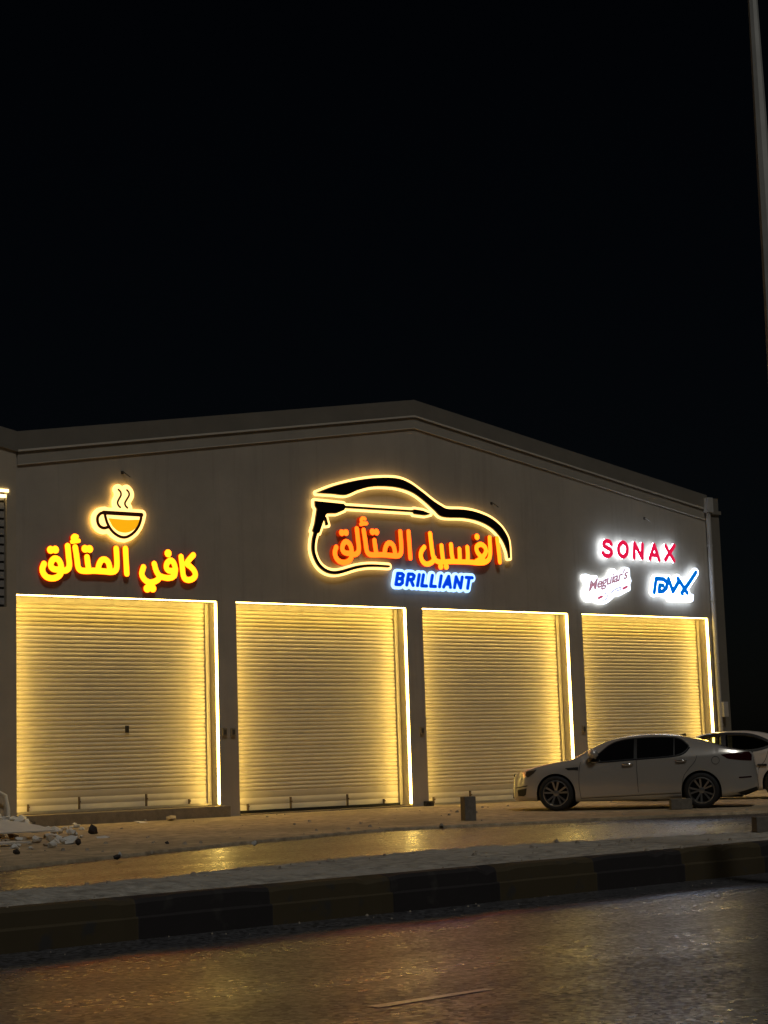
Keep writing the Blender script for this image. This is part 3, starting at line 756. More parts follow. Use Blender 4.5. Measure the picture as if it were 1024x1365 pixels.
# --- small bracket arms on the wall above the signs
for (px, py), lab in (((163, 630), 'small dark cable bracket on the wall above the coffee cup'), ((655, 671), 'small dark cable bracket on the wall right of the main sign'),
                      ((859, 691), 'small pale cable bracket on the wall above the red letters')):
    p = on_f(px, py); e = empty('wall_bracket', p); tag(e, lab, 'bracket', 'brackets above the signs')
    q = MB(); q.tube([(0,0,0),(.02,-.05,-.005),(.12,-.11,-.10)], .012, 6); q.build('arm', M['steel_dark'] if px < 800 else M['pipe'], e)
    q = MB(); q.box((-.03,-.012,-.03),(.03,-.001,.03)); q.build('wall_plate', M['steel_dark'], e)

# ------------------------------------------------------------------ cars
M['silver'] = mat('silver_paint', (.58,.555,.51), .25, metal=.48, coat=.6)
M['white_paint'] = mat('white_paint', (.62,.58,.53), .35, coat=.6)
M['glass_dark'] = mat('tinted_glass', (.006,.006,.007), .06, spec=.6)
M['tyre'] = mat('tyre_rubber', (.015,.015,.015), .75, bump=(60,.2,.004))
M['alloy'] = mat('alloy', (.48,.47,.45), .3, metal=.9)
M['alloy_dark'] = mat('dark_alloy', (.03,.03,.03), .4, metal=.6)
M['chrome'] = mat('chrome', (.75,.75,.75), .12, metal=1)
M['plastic'] = mat('black_plastic', (.012,.012,.012), .5)
M['lamp_glass'] = mat('headlamp_glass', (.55,.55,.52), .08, metal=.6, coat=.8)
M['tail_red'] = mat('tail_lamp_red', (.035,.003,.005), .15, coat=.6)
M['seat'] = mat('seat_cloth', (.05,.045,.04), .9)
def glass_clear(name):
    m = bpy.data.materials.new(name); m.use_nodes = True; nt = m.node_tree; nt.nodes.clear()
    out = nt.nodes.new('ShaderNodeOutputMaterial'); mx = nt.nodes.new('ShaderNodeMixShader'); tr = nt.nodes.new('ShaderNodeBsdfTransparent'); gl = nt.nodes.new('ShaderNodeBsdfGlossy')
    tr.inputs[0].default_value = (.50,.52,.44,1); gl.inputs['Roughness'].default_value = .04
    fr = nt.nodes.new('ShaderNodeFresnel'); fr.inputs[0].default_value = 1.45
    nt.links.new(fr.outputs[0], mx.inputs[0]); nt.links.new(tr.outputs[0], mx.inputs[1]); nt.links.new(gl.outputs[0], mx.inputs[2]); nt.links.new(mx.outputs[0], out.inputs[0])
    return m
M['glass_clear'] = glass_clear('clear_car_glass')

class CarShape:
    """local frame: x backward from the nose, the car's left side towards -y, z up"""
    def __init__(s, top, belt, plan, low, wheels, RA, L, roof_hw=.57):
        s.top, s.belt, s.plan, s.low, s.wheels, s.RA, s.L, s.roof_hw = top, belt, plan, low, wheels, RA, L, roof_hw
        s.tx, s.tz = zip(*spline(top, 8)); s.px_, s.py_ = zip(*spline(plan, 8)); s.bx, s.bz = zip(*belt); s.lx, s.lz = zip(*low)
    def zt(s, x): return float(np.interp(x, s.tx, s.tz))
    def w(s, x): return float(np.interp(x, s.px_, s.py_))
    def arch(s, x):
        z = -1
        for cx in s.wheels:
            if abs(x - cx) < s.RA: z = max(z, s.WC + math.sqrt(s.RA**2 - (x - cx)**2))
        return z
    WC = .335
    def sec(s, x):
        zt, W_ = s.zt(x), s.w(x); zl = float(np.interp(x, s.lx, s.lz)); zb = min(float(np.interp(x, s.bx, s.bz)), zt - .035)
        h = zt - zb; k = max(0, min(1, (h - .05) / .40)); k = k*k*(3 - 2*k)
        yr = (.90 * W_) * (1 - k) + s.roof_hw * k * min(1, W_ / .85)
        yb = .965 * W_
        zm = zl + (zb - zl) * .48
        pts = [(.86*W_, zl), (.955*W_, zl + .05), (.982*W_, zl + (zm - zl)*.5), (W_, zm), (.998*W_, zm + (zb - zm)*.45), (.985*W_, zm + (zb - zm)*.8), (yb, zb),
               (yb - (yb - yr)*(.42 if k > .3 else .38), zb + h*.48), (yr, zb + h*.88), (yr*.78, zb + h*.965), (yr*.4, zt - .004), (0, zt)]
        c = spline(pts, 4)
        return np.array(c)
    def side_y(s, x, z):
        c = s.sec(x); n = int(len(c) * .80)
        zz = np.maximum.accumulate(c[:n,1] + np.arange(n) * 1e-7)
        return float(np.interp(z, zz, c[:n,0]))
    def shell(s, glass_x=None, holes=None):
        """returns MB with the body; faces in the wind- and rear-screen areas get material 1"""
        q = MB()
        xs_ = sorted(set([round(v, 3) for v in np.arange(0, s.L + .001, .03)] + [s.L] + [v for cx in s.wheels for v in (cx - s.RA - .0005, cx - s.RA + .0005, cx + s.RA - .0005, cx + s.RA + .0005, cx - s.RA*.96, cx + s.RA*.96)] + [v for a in (glass_x or []) for v in a]))
        for sg in (-1, 1):
            cols = []
            for x in xs_:
                c = s.sec(x); za = s.arch(x); col_ = []
                for y, z in c:
                    if z < za: y, z = s.side_y(x, za), za
                    col_.append((x, sg * y, z))
                cols.append(col_)
            n = len(cols[0])
            for i in range(len(cols) - 1):
                for j in range(n - 1):
                    P4 = [cols[i][j], cols[i+1][j], cols[i+1][j+1], cols[i][j+1]]
                    cx_ = sum(p[0] for p in P4) / 4; cz_ = sum(p[2] for p in P4) / 4
                    mi = 0
                    for a, b in (glass_x or []):
                        if a < cx_ < b and j >= 34: mi = 1
                    if holes and mi == 1: continue
                    if holes and j >= 24 and j < 33 and any(pin(cx_, cz_, hpoly) for hpoly in holes): continue
                    u = []
                    for p in P4:
                        if not u or (Vector(p) - Vector(u[-1])).length > 1e-5: u.append(p)
                    if len(u) > 2 and (Vector(u[0]) - Vector(u[-1])).length < 1e-5: u.pop()
                    if len(u) >= 3: q.face(u if sg < 0 else u[::-1], mi)
        for x in (0, s.L):                                       # close nose and tail
            c = s.sec(x); q.face([(x, -y, z) for y, z in c] + [(x, y, z) for y, z in c[::-1][1:]])
        return q
    def patch(s, shapes, sg=-1, off=.004, step=.012, grow=0.0, ringw=None, x_off=0.0):
        """a thin skin over the side, bounded by an (x,z) outline"""
        fn = (lambda X, Z: field(shapes, X, Z) - grow) if ringw is None else (lambda X, Z: np.abs(field(shapes, X, Z) - grow) - ringw)
        V, Fc = contour(fn, bounds(shapes, .08 + abs(grow)), step); q = MB()
        vv = [q.bm.verts.new((min(max(x, 0), s.L) + x_off, sg * (s.side_y(min(max(x, 0), s.L), z) + off), z)) for x, z in V]
        for f in Fc:
            try: q.bm.faces.new([vv[k] for k in (f if sg < 0 else f[::-1])])
            except ValueError: pass
        return q
def pin(x, z, poly):
    ins = False; n = len(poly)
    for i in range(n):
        a, b = poly[i], poly[(i+1) % n]
        if (a[1] > z) != (b[1] > z) and x < (b[0]-a[0]) * (z-a[1]) / (b[1]-a[1]) + a[0]: ins = not ins
    return ins

def wheel(parent, x, y, sg, R=.335, rim=.245, wd=.21, spokes=5):
    w = MB(); f = sg
    w.lathe_y([(rim-.012, f*.0), (rim+.006, f*.012), (rim+.03, f*.018), (R-.03, f*.012), (R-.006, -f*.01), (R, -f*.04), (R, -f*(wd-.05)), (R-.02, -f*wd), (rim, -f*wd)], 48)
    wo = w.build('wheel', M['tyre'], parent, smooth=40); wo.location = (x, y, R)
    r = MB()
    r.lathe_y([(rim+.002, f*.010), (rim-.012, f*.014), (rim-.022, -f*.005), (rim-.03, -f*.06), (rim-.03, -f*.15)], 48)
    a0 = rng.uniform(0, 1)
    for k in range(spokes):
        for d in (-.24, .24):
            a = a0 + 2*math.pi*k/spokes + d; ai = a0 + 2*math.pi*k/spokes + d*.55
            def pt(rad, ang, t, y_): return Vector((rad*math.cos(ang) - t*math.sin(ang), y_*f, rad*math.sin(ang) + t*math.cos(ang)))
            A = [pt(.045, ai, -.014, -.022), pt(.045, ai, .014, -.022), pt(rim-.02, a, .020, .004), pt(rim-.02, a, -.020, .004)]
            Bk = [v + Vector((0, -f*.03, 0)) for v in A]
            r.face(A); r.face(Bk[::-1])
            for i in range(4): r.face([A[i], Bk[i], Bk[(i+1)%4], A[(i+1)%4]])
    r.lathe_y([(.0, -f*.012), (.03, -f*.012), (.055, -f*.018), (.06, -f*.05)], 20)
    r.build('rim', M['alloy'], wo, smooth=30)
    d = MB(); d.lathe_y([(0, -f*.075), (rim-.031, -f*.075), (rim-.031, -f*.085), (0, -f*.086)], 32); d.build('brake_disc', M['alloy_dark'], wo)
    return wo

def px_car(ox, oy, sc): return lambda pts: [((a - ox) / sc, (oy - b) / sc) for a, b in pts]
K = px_car(682, 1076.5, 69.4)
def Kc(pts): return K([(670 + a / 2.893, 950 + b / 2.893) for a, b in pts])      # crop pixels of the big car crop

def sedan(loc, rz, ry):
    top = [(0.0,.50),(.03,.66),(.10,.735),(.20,.775),(.56,.872),(.97,.945),(1.22,.99),(1.54,1.17),(1.82,1.305),(2.07,1.375),(2.42,1.422),(2.81,1.435),(3.21,1.40),(3.61,1.32),(3.96,1.205),(4.21,1.12),(4.51,1.065),(4.62,1.035),(4.66,.88),(4.70,.60)]
    belt = [(0,.55),(.2,.66),(.5,.74),(1.0,.84),(1.4,.905),(2.4,.955),(3.3,.995),(3.9,1.01),(4.5,1.0),(4.62,.97),(4.7,.60)]
    plan = [(0,.50),(.05,.62),(.15,.74),(.35,.85),(.7,.90),(1.5,.915),(3.2,.915),(4.0,.895),(4.4,.83),(4.6,.74),(4.7,.62)]
    low = [(0,.235),(.05,.20),(.4,.19),(1.3,.165),(3.2,.165),(4.1,.20),(4.45,.25),(4.7,.32)]
    s = CarShape(top, belt, plan, low, (.885, 3.655), .375, 4.70)
    car = empty('parked_car', loc, rz); car.rotation_euler = (0, ry, rz)
    tag(car, 'silver four door saloon car with dark windows parked before the rightmost shutters', 'car')
    s.shell([(1.27, 1.98), (3.32, 4.10)]).build('body', [M['silver'], M['glass_dark']], car, smooth=35, doubles=.0004)
    g = MB(); g.box((.35,-.60,.19),(4.4,.60,.62)); g.build('underbody', M['plastic'], car)
    for cx in s.wheels:
        for sg in (-1, 1):
            q = MB(); prof = []
            for k in range(25):
                a = math.pi * k / 24; prof.append((cx - (s.RA-.002) * math.cos(a), s.WC + (s.RA-.002) * math.sin(a)))
            for k in range(24):
                (xa, za), (xb, zb) = prof[k], prof[k+1]
                ya, yb = s.side_y(xa, za) - .012, s.side_y(xb, zb) - .012
                q.face([(xa, sg*ya, za), (xb, sg*yb, zb), (xb, sg*.60, zb), (xa, sg*.60, za)])
            q.face([(x, sg*.602, z) for x, z in prof]); q.build('wheel_well', M['plastic'], car)
            wheel(car, cx, sg*.895, sg)
    win = Kc([(352,181),(385,151),(430,117),(480,102),(560,96),(640,96),(690,103),(714,120),(724,134),(700,156),(650,166),(520,173),(400,180)])
    wsp = spline(win, 4, True)
    def cut(x0, x1): return [p for p in wsp]
    xs_b, xs_q = K([(851,1000)])[0][0], K([(902,1000)])[0][0]
    for sg in (-1, 1):
        for nm, a, b in (('side_window', -9, xs_b - .03), ('side_window', xs_b + .03, xs_q - .012), ('quarter_window', xs_q + .012, 9)):
            fn_sh = [('poly', wsp)]
            def fn(X, Z, a=a, b=b): return np.maximum(field(fn_sh, X, Z), np.maximum(a - X, X - b))
            V, Fc = contour(fn, bounds(fn_sh, .05), .012); q = MB()
            vv = [q.bm.verts.new((x, sg*(s.side_y(x, z) + .005), z)) for x, z in V]
            for f in Fc: q.bm.faces.new([vv[k] for k in f])
            q.build(nm, M['glass_dark'], car, smooth=True)
        s.patch([('poly', wsp)], sg, .0035, grow=.02).build('window_frame', M['plastic'], car, smooth=True)
        s.patch([('line', spline(Kc([(345,184),(400,184),(520,177),(650,170),(705,160),(730,136)]), 4), .010)], sg, .007).build('window_trim', M['chrome'], car, smooth=True)
        # shut lines
        seams = [('line', spline(Kc([(312,182),(306,215),(304,270),(309,318)]), 4), .0045), ('line', spline(Kc([(527,176),(528,240),(530,305)]), 4), .0045),
                 ('line', spline(Kc([(757,168),(748,190),(720,222),(702,250),(694,300)]), 4), .0045), ('line', Kc([(309,320),(690,308)]), .0045),
                 ('line', Kc([(303,213),(252,205)]), .004)]
        s.patch(seams, sg, .0025, .006).build('shut_line', M['plastic'], car)
        s.patch([('poly', Kc([(252,203),(303,200),(303,211),(262,211)]))], sg, .006).build('fender_vent', M['plastic'], car)
        s.patch([('line', Kc([(318,312),(690,300)]), .018)], sg, .012).build('sill_trim', M['silver'], car, smooth=True)
        s.patch([('poly', Kc([(62,246),(75,222),(100,212),(140,205),(132,216),(110,234),(72,246)]))], sg, .006).build('headlamp', M['lamp_glass'], car, smooth=True)
        s.patch([('poly', Kc([(96,214),(140,206),(128,220),(104,236),(92,228)]))], sg, .0075, .008).build('headlamp_housing', M['plastic'], car, smooth=True)
        s.patch([('poly', Kc([(57,284),(98,277),(93,302),(84,308),(60,307)]))], sg, .006).build('fog_lamp', M['plastic'], car, smooth=True)
        s.patch([('line', Kc([(50,276),(100,268)]), .010)], sg, .006).build('bumper_slot', M['plastic'], car)
        s.patch([('poly', Kc([(846,166),(905,160),(952,157),(962,170),(960,192),(915,188),(872,182)]))], sg, .006).build('tail_lamp', M['tail_red'], car, smooth=True)
        s.patch([('line', ring(*Kc([(826,187)])[0], .073, .073, 24), .004)], sg, .004, .005).build('fuel_flap', M['plastic'], car)
        s.patch([('line', Kc([(912,254),(955,252)]), .013)], sg, .005).build('reflector', M['tail_red'], car)
        s.patch([('poly', Kc([(900,312),(975,290),(978,305),(930,322)]))], sg, .005).build('rear_valance', M['plastic'], car)
        for hx, hz in Kc([(493,195),(697,186)]):
            q = MB(); y = s.side_y(hx, hz)
            q.tube([(hx-.10, sg*(y+.004), hz+.002), (hx-.085, sg*(y+.034), hz+.004), (hx+.085, sg*(y+.034), hz+.008), (hx+.10, sg*(y+.004), hz+.009)], .014, 8)
            q.build('door_handle', M['chrome'], car, smooth=True)
        mx_, mz_ = Kc([(362,152)])[0]; y = s.side_y(mx_ + .1, mz_ - .05)
        q = MB(); bm_ = q.bm
        r_ = bmesh.ops.create_icosphere(bm_, subdivisions=3, radius=1)
        for v in r_['verts']:
            v.co = Vector((v.co.x * (.085 if v.co.x > 0 else .12) + mx_ + .02, sg * (y + .13) + v.co.y * .10, v.co.z * .085 + mz_))
        q.tube([(mx_+.05, sg*(y-.02), mz_-.10), (mx_+.03, sg*(y+.07), mz_-.06)], .022, 8)
        q.build('door_mirror', M['silver'], car, smooth=True)
    q = MB(); q.box((-.012,-.30,.56),(.02,.30,.71), bevel=.02); q.build('grille', M['plastic'], car)
    q = MB(); q.box((-.018,-.45,.24),(.02,.45,.36), bevel=.02); q.build('air_intake', M['plastic'], car)
    q = MB(); q.box((4.685,-.26,.62),(4.712,.26,.73), bevel=.004); q.build('number_plate', M['white_paint'], car)
    q = MB(); zz = s.zt(3.28); q.prism_y([(3.20, zz), (3.38, zz - .03), (3.36, zz + .035)], -.012, .012); q.build('roof_antenna', M['plastic'], car)
    return car, s

# place the saloon: wheel contacts under (743,1077) and (935,1076.5)
def ground_at(px, py, t0=33.0):
    """walk the ray down to the forecourt"""
    d = ray(px, py); t = 20.0
    while t < 60:
        p = CAM + d * t
        if p.z <= pave_z(p.x, p.y): return p, t
        t += .01
    return CAM + d * t0, t0
fw, tf = ground_at(743, 1077); rw, tr_ = ground_at(935, 1076.5)
# keep the true wheelbase about the midpoint, seen broadside
mid = (fw + rw) / 2; view = Vector((mid.x - CAM.x, mid.y - CAM.y, 0)).normalized()
side = Vector((view.y, -view.x, 0))                                # to the right in the picture
tm = 2.77 * F_PX / 193.0                                           # distance at which the wheelbase spans its pixels
mid = CAM + ray(839, 1076.7) * tm
ang = math.radians(5)                                              # tail turned slightly towards the camera
back = (side * math.cos(ang) - view * math.sin(ang)).normalized()
near = Vector((back.y, -back.x, 0))                                # towards the camera (the car's left)
ctr = mid - near * .80                                             # from the near contacts to the centreline
nose = ctr - back * (.885 + 3.655) / 2
zf = pave_z(*(nose + back*.885).xy); zr_ = pave_z(*(nose + back*3.655).xy)
sl_ = (zr_ - zf) / 2.77
nose.z = zf - sl_ * .885
sedan(nose, math.atan2(back.y, back.x), -math.atan(sl_))

def second_car(loc, rz, ry):
    top = [(0,.5),(.05,.68),(.2,.78),(.6,.88),(1.05,.985),(1.4,1.19),(1.82,1.385),(2.2,1.445),(2.7,1.465),(3.0,1.445),(3.3,1.39),(3.7,1.25),(4.0,1.13),(4.3,1.06),(4.45,1.02),(4.5,.8),(4.52,.58)]
    belt = [(0,.55),(.3,.70),(1.0,.86),(2.4,.97),(3.2,1.03),(3.6,1.06),(4.3,1.0),(4.45,.95),(4.52,.6)]
    plan = [(0,.5),(.05,.6),(.2,.74),(.5,.84),(1.5,.88),(3.3,.88),(4.0,.85),(4.4,.74),(4.52,.62)]
    low = [(0,.24),(.4,.2),(1.3,.18),(3.2,.18),(4.0,.22),(4.52,.33)]
    s = CarShape(top, belt, plan, low, (.86, 3.50), .36, 4.52, .56)
    car = empty('parked_car', loc, rz); car.rotation_euler = (0, ry, rz)
    tag(car, 'white saloon car half hidden behind the silver car at the right edge', 'car')
    win = spline([(1.42,1.0),(1.62,1.16),(1.86,1.32),(2.1,1.375),(2.6,1.385),(2.95,1.35),(3.2,1.26),(3.36,1.16),(3.25,1.10),(3.0,1.045),(2.4,1.005)], 4, True)
    s.shell([(1.10, 1.80), (3.38, 4.02)], [win]).build('body', [M['white_paint'], M['glass_clear']], car, smooth=35, doubles=.0004)
    q = s.shell([(1.10, 1.80), (3.38, 4.02)])
    dead = [f for f in q.bm.faces if f.material_index == 0]; bmesh.ops.delete(q.bm, geom=dead, context='FACES')
    q.build('screen_glass', [M['glass_clear'], M['glass_clear']], car, smooth=True, doubles=.0004)
    g = MB(); g.box((.35,-.58,.2),(4.3,.58,.60)); g.build('underbody', M['plastic'], car)
    for cx in s.wheels:
        for sg in (-1, 1):
            q = MB(); prof = [(cx - (s.RA-.002) * math.cos(math.pi*k/24), s.WC + (s.RA-.002) * math.sin(math.pi*k/24)) for k in range(25)]
            for k in range(24):
                (xa, za), (xb, zb) = prof[k], prof[k+1]
                q.face([(xa, sg*(s.side_y(xa,za)-.012), za), (xb, sg*(s.side_y(xb,zb)-.012), zb), (xb, sg*.58, zb), (xa, sg*.58, za)])
            q.face([(x, sg*.582, z) for x, z in prof]); q.build('wheel_well', M['plastic'], car)
            wheel(car, cx, sg*.86, sg, R=.325, rim=.22)
    for sg in (-1, 1):
        for a, b in ((-9, 2.30), (2.42, 9)):
            fs = [('poly', win)]
            V, Fc = contour(lambda X, Z: np.maximum(field(fs, X, Z), np.maximum(a - X, X - b)), bounds(fs, .05), .015); q = MB()
            vv = [q.bm.verts.new((x, sg*(s.side_y(x, z) + .003), z)) for x, z in V]
            for f in Fc: q.bm.faces.new([vv[k] for k in f])
            q.build('side_window', M['glass_clear'], car, smooth=True)
        s.patch([('poly', win)], sg, .006, grow=.012, ringw=.028).build('window_frame', M['plastic'], car, smooth=True)
        s.patch([('line', [(2.36,1.0),(2.36,1.37)], .05)], sg, .007).build('door_pillar', M['plastic'], car, smooth=True)
        s.patch([('line', spline([(3.30,1.04),(3.22,.82),(3.10,.68),(3.06,.60)], 4), .005), ('line', [(2.36,.98),(2.36,.28)], .005), ('line', spline([(1.30,.92),(1.26,.6),(1.32,.26)], 4), .005)], sg, .003, .006).build('shut_line', M['plastic'], car)
        hx, hz = 3.16, .72 + .0; y = s.side_y(hx, hz); q = MB()
        q.box((hx - .11, min(sg*(y-.005), sg*(y+.03)), hz - .022), (hx + .09, max(sg*(y-.005), sg*(y+.03)), hz + .022), bevel=.008); q.build('door_handle', M['plastic'], car)
        s.patch([('poly', [(4.05,.98),(4.30,.98),(4.42,.93),(4.40,.80),(4.20,.84)])], sg, .005).build('tail_lamp', M['tail_red'], car, smooth=True)
        s.patch([('poly', [(.12,.66),(.50,.80),(.42,.68),(.16,.60)])], sg, .005).build('headlamp', M['lamp_glass'], car, smooth=True)
    for y in (-.36, .36):
        q = MB(); Mx = Matrix.Translation((2.15, y, .55)) @ Matrix.Rotation(math.radians(18), 4, 'Y')
        q.box((-.06,-.24,0),(.06,.24,.55), M=Mx, bevel=.03); q.box((-.05,-.13,.57),(.05,.13,.74), M=Mx, bevel=.03); q.box((-.5,-.24,-.05),(-.07,.24,.1), M=Mx, bevel=.03)
        q.build('front_seat', M['seat'], car)
    q = MB(); Mx = Matrix.Translation((3.15, 0, .55)) @ Matrix.Rotation(math.radians(22), 4, 'Y'); q.box((-.07,-.6,0),(.07,.6,.58), M=Mx, bevel=.03); q.build('rear_seat', M['seat'], car)
    q = MB(); q.box((4.505,-.26,.6),(4.53,.26,.71), bevel=.004); q.build('number_plate', M['white_paint'], car)
    return car
t2 = 37.0
rear2 = CAM + ray(1041, 1064) * t2
near2 = near; ctr2 = rear2 - near2 * .78
nose2 = ctr2 - back * 3.50
z2 = pave_z(*ctr2.xy); z1 = pave_z(*(ctr2 - back*2.64).xy); s2 = (z2 - z1) / 2.64
nose2.z = z1 - s2 * .86
second_car(nose2, math.atan2(back.y, back.x), -math.atan(s2))

# ------------------------------------------------------------------ concrete blocks
M['block'] = mat('concrete_block', (.17,.155,.13), .95, noise=(12,.25), bump=(45,.6,.01))
def block(name, base, rz, size, lab, hollow=True):
    e = empty(name, base, rz); tag(e, lab, 'block', 'loose concrete blocks')
    a, b, c = size; q = MB()
    q.box((-a/2,-b/2,0),(a/2,b/2,c), bevel=.008); q.build('block', M['block'], e)
    return e
b1, _ = ground_at(625, 1094)
block('concrete_block', b1, math.radians(-20), (.21,.23,.42), 'concrete block standing upright on the forecourt left of the silver car')
b2, _ = ground_at(908, 1079)
block('concrete_block', b2, math.radians(-36), (.40,.20,.20), "concrete block lying flat in front of the silver car's rear wheel")
b3 = on_z(1024, 1109, MED_Z)
block('concrete_block', b3, math.radians(-30), (.36,.2,.2), 'concrete block on the far side of the median at the right edge')

# ------------------------------------------------------------------ street light pole on the median
M['galv'] = mat('galvanised_steel', (.62,.62,.58), .45, metal=.25, noise=(3,.12))
tp = 19.2; pt_ = CAM + ray(1003.5, 0) * tp
pole = empty('street_light_pole', (pt_.x, pt_.y, MED_Z)); tag(pole, 'tall tapered grey steel light pole at the upper right edge', 'pole')
q = MB(); seg = 8; rings = []
zt_ = 11.2
for z, d in ((0,.30),(zt_, .065)):
    rings.append([q.bm.verts.new((d/2*math.cos(2*math.pi*(k+.5)/seg + .3), d/2*math.sin(2*math.pi*(k+.5)/seg + .3), z)) for k in range(seg)])
for k in range(seg): q.bm.faces.new((rings[0][k], rings[0][(k+1)%seg], rings[1][(k+1)%seg], rings[1][k]))
q.bm.faces.new(rings[1]); q.build('shaft', M['galv'], pole)
q = MB(); q.box((-.22,-.22,-.02),(.22,.22,.02), bevel=.004)
for sx2 in (-1,1):
    for sy2 in (-1,1): q.tube([(sx2*.17, sy2*.17, .02),(sx2*.17, sy2*.17, .07)], .016, 6)
q.build('base_plate', M['galv'], pole)

# ------------------------------------------------------------------ rubble at the left
M['plaster'] = mat('broken_plaster', (.74,.72,.66), .9, noise=(6,.12), bump=(30,.5,.01))
M['plaster_tan'] = mat('tan_rubble', (.42,.34,.24), .9, noise=(6,.2), bump=(30,.5,.01))
M['dark_rag'] = mat('dark_rubble', (.045,.035,.03), .9, noise=(6,.3))
M['board'] = mat('plasterboard', (.70,.67,.60), .85, noise=(2.5,.10))
rr2 = random.Random(21)
def chunk_mesh(name, sx, sy, sz, m, seed):
    r = random.Random(seed); bm = bmesh.new()
    bmesh.ops.create_icosphere(bm, subdivisions=1, radius=1)
    pl = [(Vector((r.uniform(-1,1), r.uniform(-1,1), r.uniform(-1,1))).normalized(), r.uniform(.35,.75)) for _ in range(9)]
    for v in bm.verts:
        for n, d in pl:
            k = v.co.dot(n)
            if k > d: v.co -= n * (k - d)
        v.co = Vector((v.co.x*sx, v.co.y*sy, v.co.z*sz))
    lo = min(v.co.z for v in bm.verts)
    for v in bm.verts: v.co.z -= lo
    me = bpy.data.meshes.new(name); bm.to_mesh(me); bm.free(); me.materials.append(m); return me
def chunk(name, px, py, size, m, lab, group=None, cat='rubble', lift=0.0, seed=0, rz=None):
    p, t = ground_at(px, py); o = link_mesh(name, chunk_mesh(name, *size, m, seed)); o.location = p + Vector((0,0,lift - .015))
    o.rotation_euler = (rr2.uniform(-.15,.15), rr2.uniform(-.15,.15), rr2.uniform(0,6.28) if rz is None else rz)
    return tag(o, lab, cat, group)
GR = 'pale plaster chunks of the rubble heap'
LR = 'pale broken plaster chunk in the rubble heap at the left edge'
sd = 100
for k in range(80):                                              # heap against the wall, in front of the first pier
    yy = -rr2.uniform(.25, 1.1); px = rr2.uniform(-30, 40); sd += 1
    p = on_f(px, 1100, yy); gz = pave_z(p.x, yy); top_ = max(.05, .52 * (1 - (px + 30) / 85) * (1 - abs(-yy - .5) / .9))
    sz = rr2.uniform(.07, .19); o = link_mesh('plaster_chunk', chunk_mesh('plaster_chunk', sz, sz*rr2.uniform(.6,.9), sz*rr2.uniform(.35,.6), M['plaster'] if rr2.random() < .8 else M['plaster_tan'], sd))
    o.location = (p.x, yy, gz + top_ * rr2.random() - .02); o.rotation_euler = (rr2.uniform(-.4,.4), rr2.uniform(-.4,.4), rr2.uniform(0,6.28)); tag(o, LR, 'rubble', GR)
for k in range(60):                                              # small bits strewn in front of the boards
    px = rr2.uniform(-8, 112); py = rr2.uniform(1108, 1133) - max(0, px - 60) * .22
    sz = rr2.uniform(.03, .10); sd += 1
    chunk('plaster_crumb', px, py, (sz*1.4, sz, sz*.75), M['plaster'] if rr2.random() < .75 else M['plaster_tan'], 'small pale plaster crumb strewn before the broken boards', 'plaster crumbs strewn before the boards', seed=sd)
def board(px0, py0, px1, py1, w, th, lift, tilt, lab):
    a, _ = ground_at(px0, py0); b, _ = ground_at(px1, py1); d = b - a; L = d.length
    e = MB(); r = random.Random(int(px1)); n = 9
    out = [(L*i/n, r.uniform(-.02,.02)) for i in range(n)] + [(L + .02, .02), (L*.93, w*.45), (L*.80, w*.8)] + [(L*.66 - L*.66*i/5, w + r.uniform(-.03,.03)) for i in range(6)]
    bt = [e.bm.verts.new((x, y, 0)) for x, y in out]; tp_ = [e.bm.verts.new((x, y, th)) for x, y in out]
    e.bm.faces.new(bt[::-1]); e.bm.faces.new(tp_)
    for i in range(len(out)): e.bm.faces.new((bt[i], bt[(i+1)%len(out)], tp_[(i+1)%len(out)], tp_[i]))
    o = e.build('plasterboard_sheet', M['board']); o.location = a + Vector((0,0,lift)); o.rotation_euler = (tilt, 0, math.atan2(d.y, d.x))
    return tag(o, lab, 'board')
board(-70, 1124, 72, 1118, .95, .02, .10, math.radians(10), 'large broken plasterboard sheet lying on top of the rubble')
board(-60, 1133, 40, 1127, .35, .025, .03, math.radians(2), 'narrow white plasterboard strip below the large broken sheet')
chunk('plaster_slab', 74, 1112, (.20,.12,.08), M['plaster'], 'white plaster lump touching the tip of the large board', seed=5, lift=.02)
chunk('plaster_slab', 94, 1125, (.20,.14,.13), M['plaster'], 'white block of plaster at the right end of the rubble heap', seed=9)
chunk('stone', 104, 1127, (.07,.06,.08), M['dark_rag'], 'small dark stone beside the white plaster block', cat='stone', seed=12)
chunk('stone', 122, 1112, (.14,.10,.13), M['dark_rag'], 'dark pointed stone right of the rubble heap before the doorstep', cat='stone', seed=14, rz=.3)
chunk('stone', 23, 1139, (.10,.06,.05), M['dark_rag'], 'flat dark stone lying before the plaster crumbs', cat='stone', seed=15)
chunk('stone', 40, 1104, (.13,.1,.07), M['dark_rag'], 'dark lump in the rubble heap beside the doorstep', cat='stone', seed=16, lift=.03)
chunk('plaster_piece', 140, 1117, (.17,.09,.03), M['plaster'], 'thin pale plaster piece right of the dark pointed stone', seed=18)
chunk('plaster_piece', 187, 1097, (.22,.10,.03), M['plaster'], 'long pale plaster piece lying before the doorstep', seed=19)
chunk('plaster_piece', 229, 1094, (.26,.12,.08), M['plaster_tan'], 'tan slab of rubble leaning at the doorstep end', seed=20)
chunk('stone', 223, 1125, (.07,.05,.035), M['dark_rag'], 'tiny dark stone on the open forecourt', cat='stone', seed=23)
chunk('litter', 157, 1145, (.06,.05,.05), M['dark_rag'], 'small dark scrap lying on the pavement edge', cat='litter', seed=24)
chunk('litter', 160, 1143, (.05,.04,.05), M['plaster'], 'white scrap lying against a dark scrap on the pavement edge', cat='litter', seed=25, lift=.02)
chunk('litter', 203, 1138, (.10,.05,.05), M['plaster_tan'], 'pale crumpled scrap on the pavement edge below the doorstep', cat='litter', seed=26)
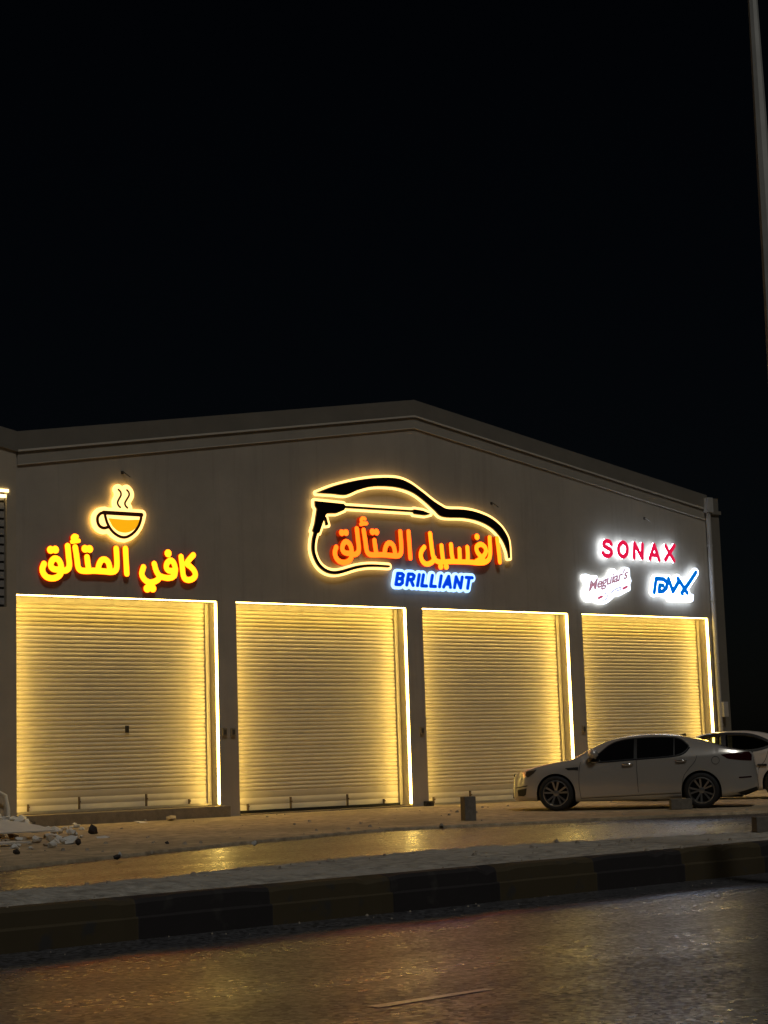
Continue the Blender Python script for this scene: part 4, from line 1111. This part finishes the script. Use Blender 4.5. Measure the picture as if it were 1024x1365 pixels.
chunk('litter', 338, 1126, (.05,.05,.06), M['plaster'], 'bright white scrap on the pavement edge below the second shutter', cat='litter', seed=27)
# upright broken board against the wall at the far left
p = on_f(2, 1092, -.2); e = MB()
e.prism_y([(-.5,0),(.02,0),(.08,.50),(.02,.60),(-.12,.52),(-.5,.56)], -.02, .02)
o = e.build('leaning_board', M['plaster_tan']); o.location = (p.x, -.22, pave_z(p.x, -.2)); o.rotation_euler = (math.radians(-12), 0, 0)
tag(o, 'brown broken board leaning upright against the wall at the left edge', 'board')
e = MB(); e.tube([(0,0,0),(.01,.02,.35),(-.03,.05,.60),(-.16,.06,.67)], .035, 8); o = e.build('bent_pipe', M['plaster']); o.location = (p.x + .06, -.36, pave_z(p.x, -.3)); tag(o, 'short bent white pipe standing by the brown leaning board', 'pipe')

# loose grit on the forecourt and on the median
M['grit'] = mat('pale_grit', (.36,.31,.24), .95, noise=(9,.4))
def gravel(n, place, lo, hi, seed):
    r = random.Random(seed); q = MB()
    for _ in range(n):
        p = place(r); sz = lo + (hi - lo) * r.random() ** 3
        vt = [q.bm.verts.new(p + Vector((math.cos(a) * sz * r.uniform(.6,1.2), math.sin(a) * sz * r.uniform(.6,1.2), -.004))) for a in (0, 1.3, 2.6, 3.8, 5.1)]
        tp2 = [q.bm.verts.new(p + Vector(((v.co.x - p.x) * .55, (v.co.y - p.y) * .55, sz * r.uniform(.5,.9)))) for v in vt]
        q.bm.faces.new(tp2)
        for k in range(5): q.bm.faces.new((vt[k], vt[(k+1)%5], tp2[(k+1)%5], tp2[k]))
    return tag(q.build('gravel', M['grit']), kind='stuff')
def on_pave(r):
    x = r.uniform(-9, 18); y = edge_y(x) * (1 - r.random() ** 1.6 * .97); return Vector((x, y, pave_z(x, y)))
def on_med(r):
    u_ = r.uniform(-4, 16); p = kp(u_, .1 + (med_w(u_) - .25) * r.random(), 0); return Vector((p.x, p.y, MED_Z + .005))
gravel(240, on_pave, .010, .05, 5); gravel(200, on_med, .010, .045, 6)
def on_gutter(r):
    p = kp(r.uniform(-2, 16), -.05 - r.random() ** 2 * .5, 0); return Vector((p.x, p.y, ROAD_Z + .003))
gravel(45, on_gutter, .006, .022, 8)
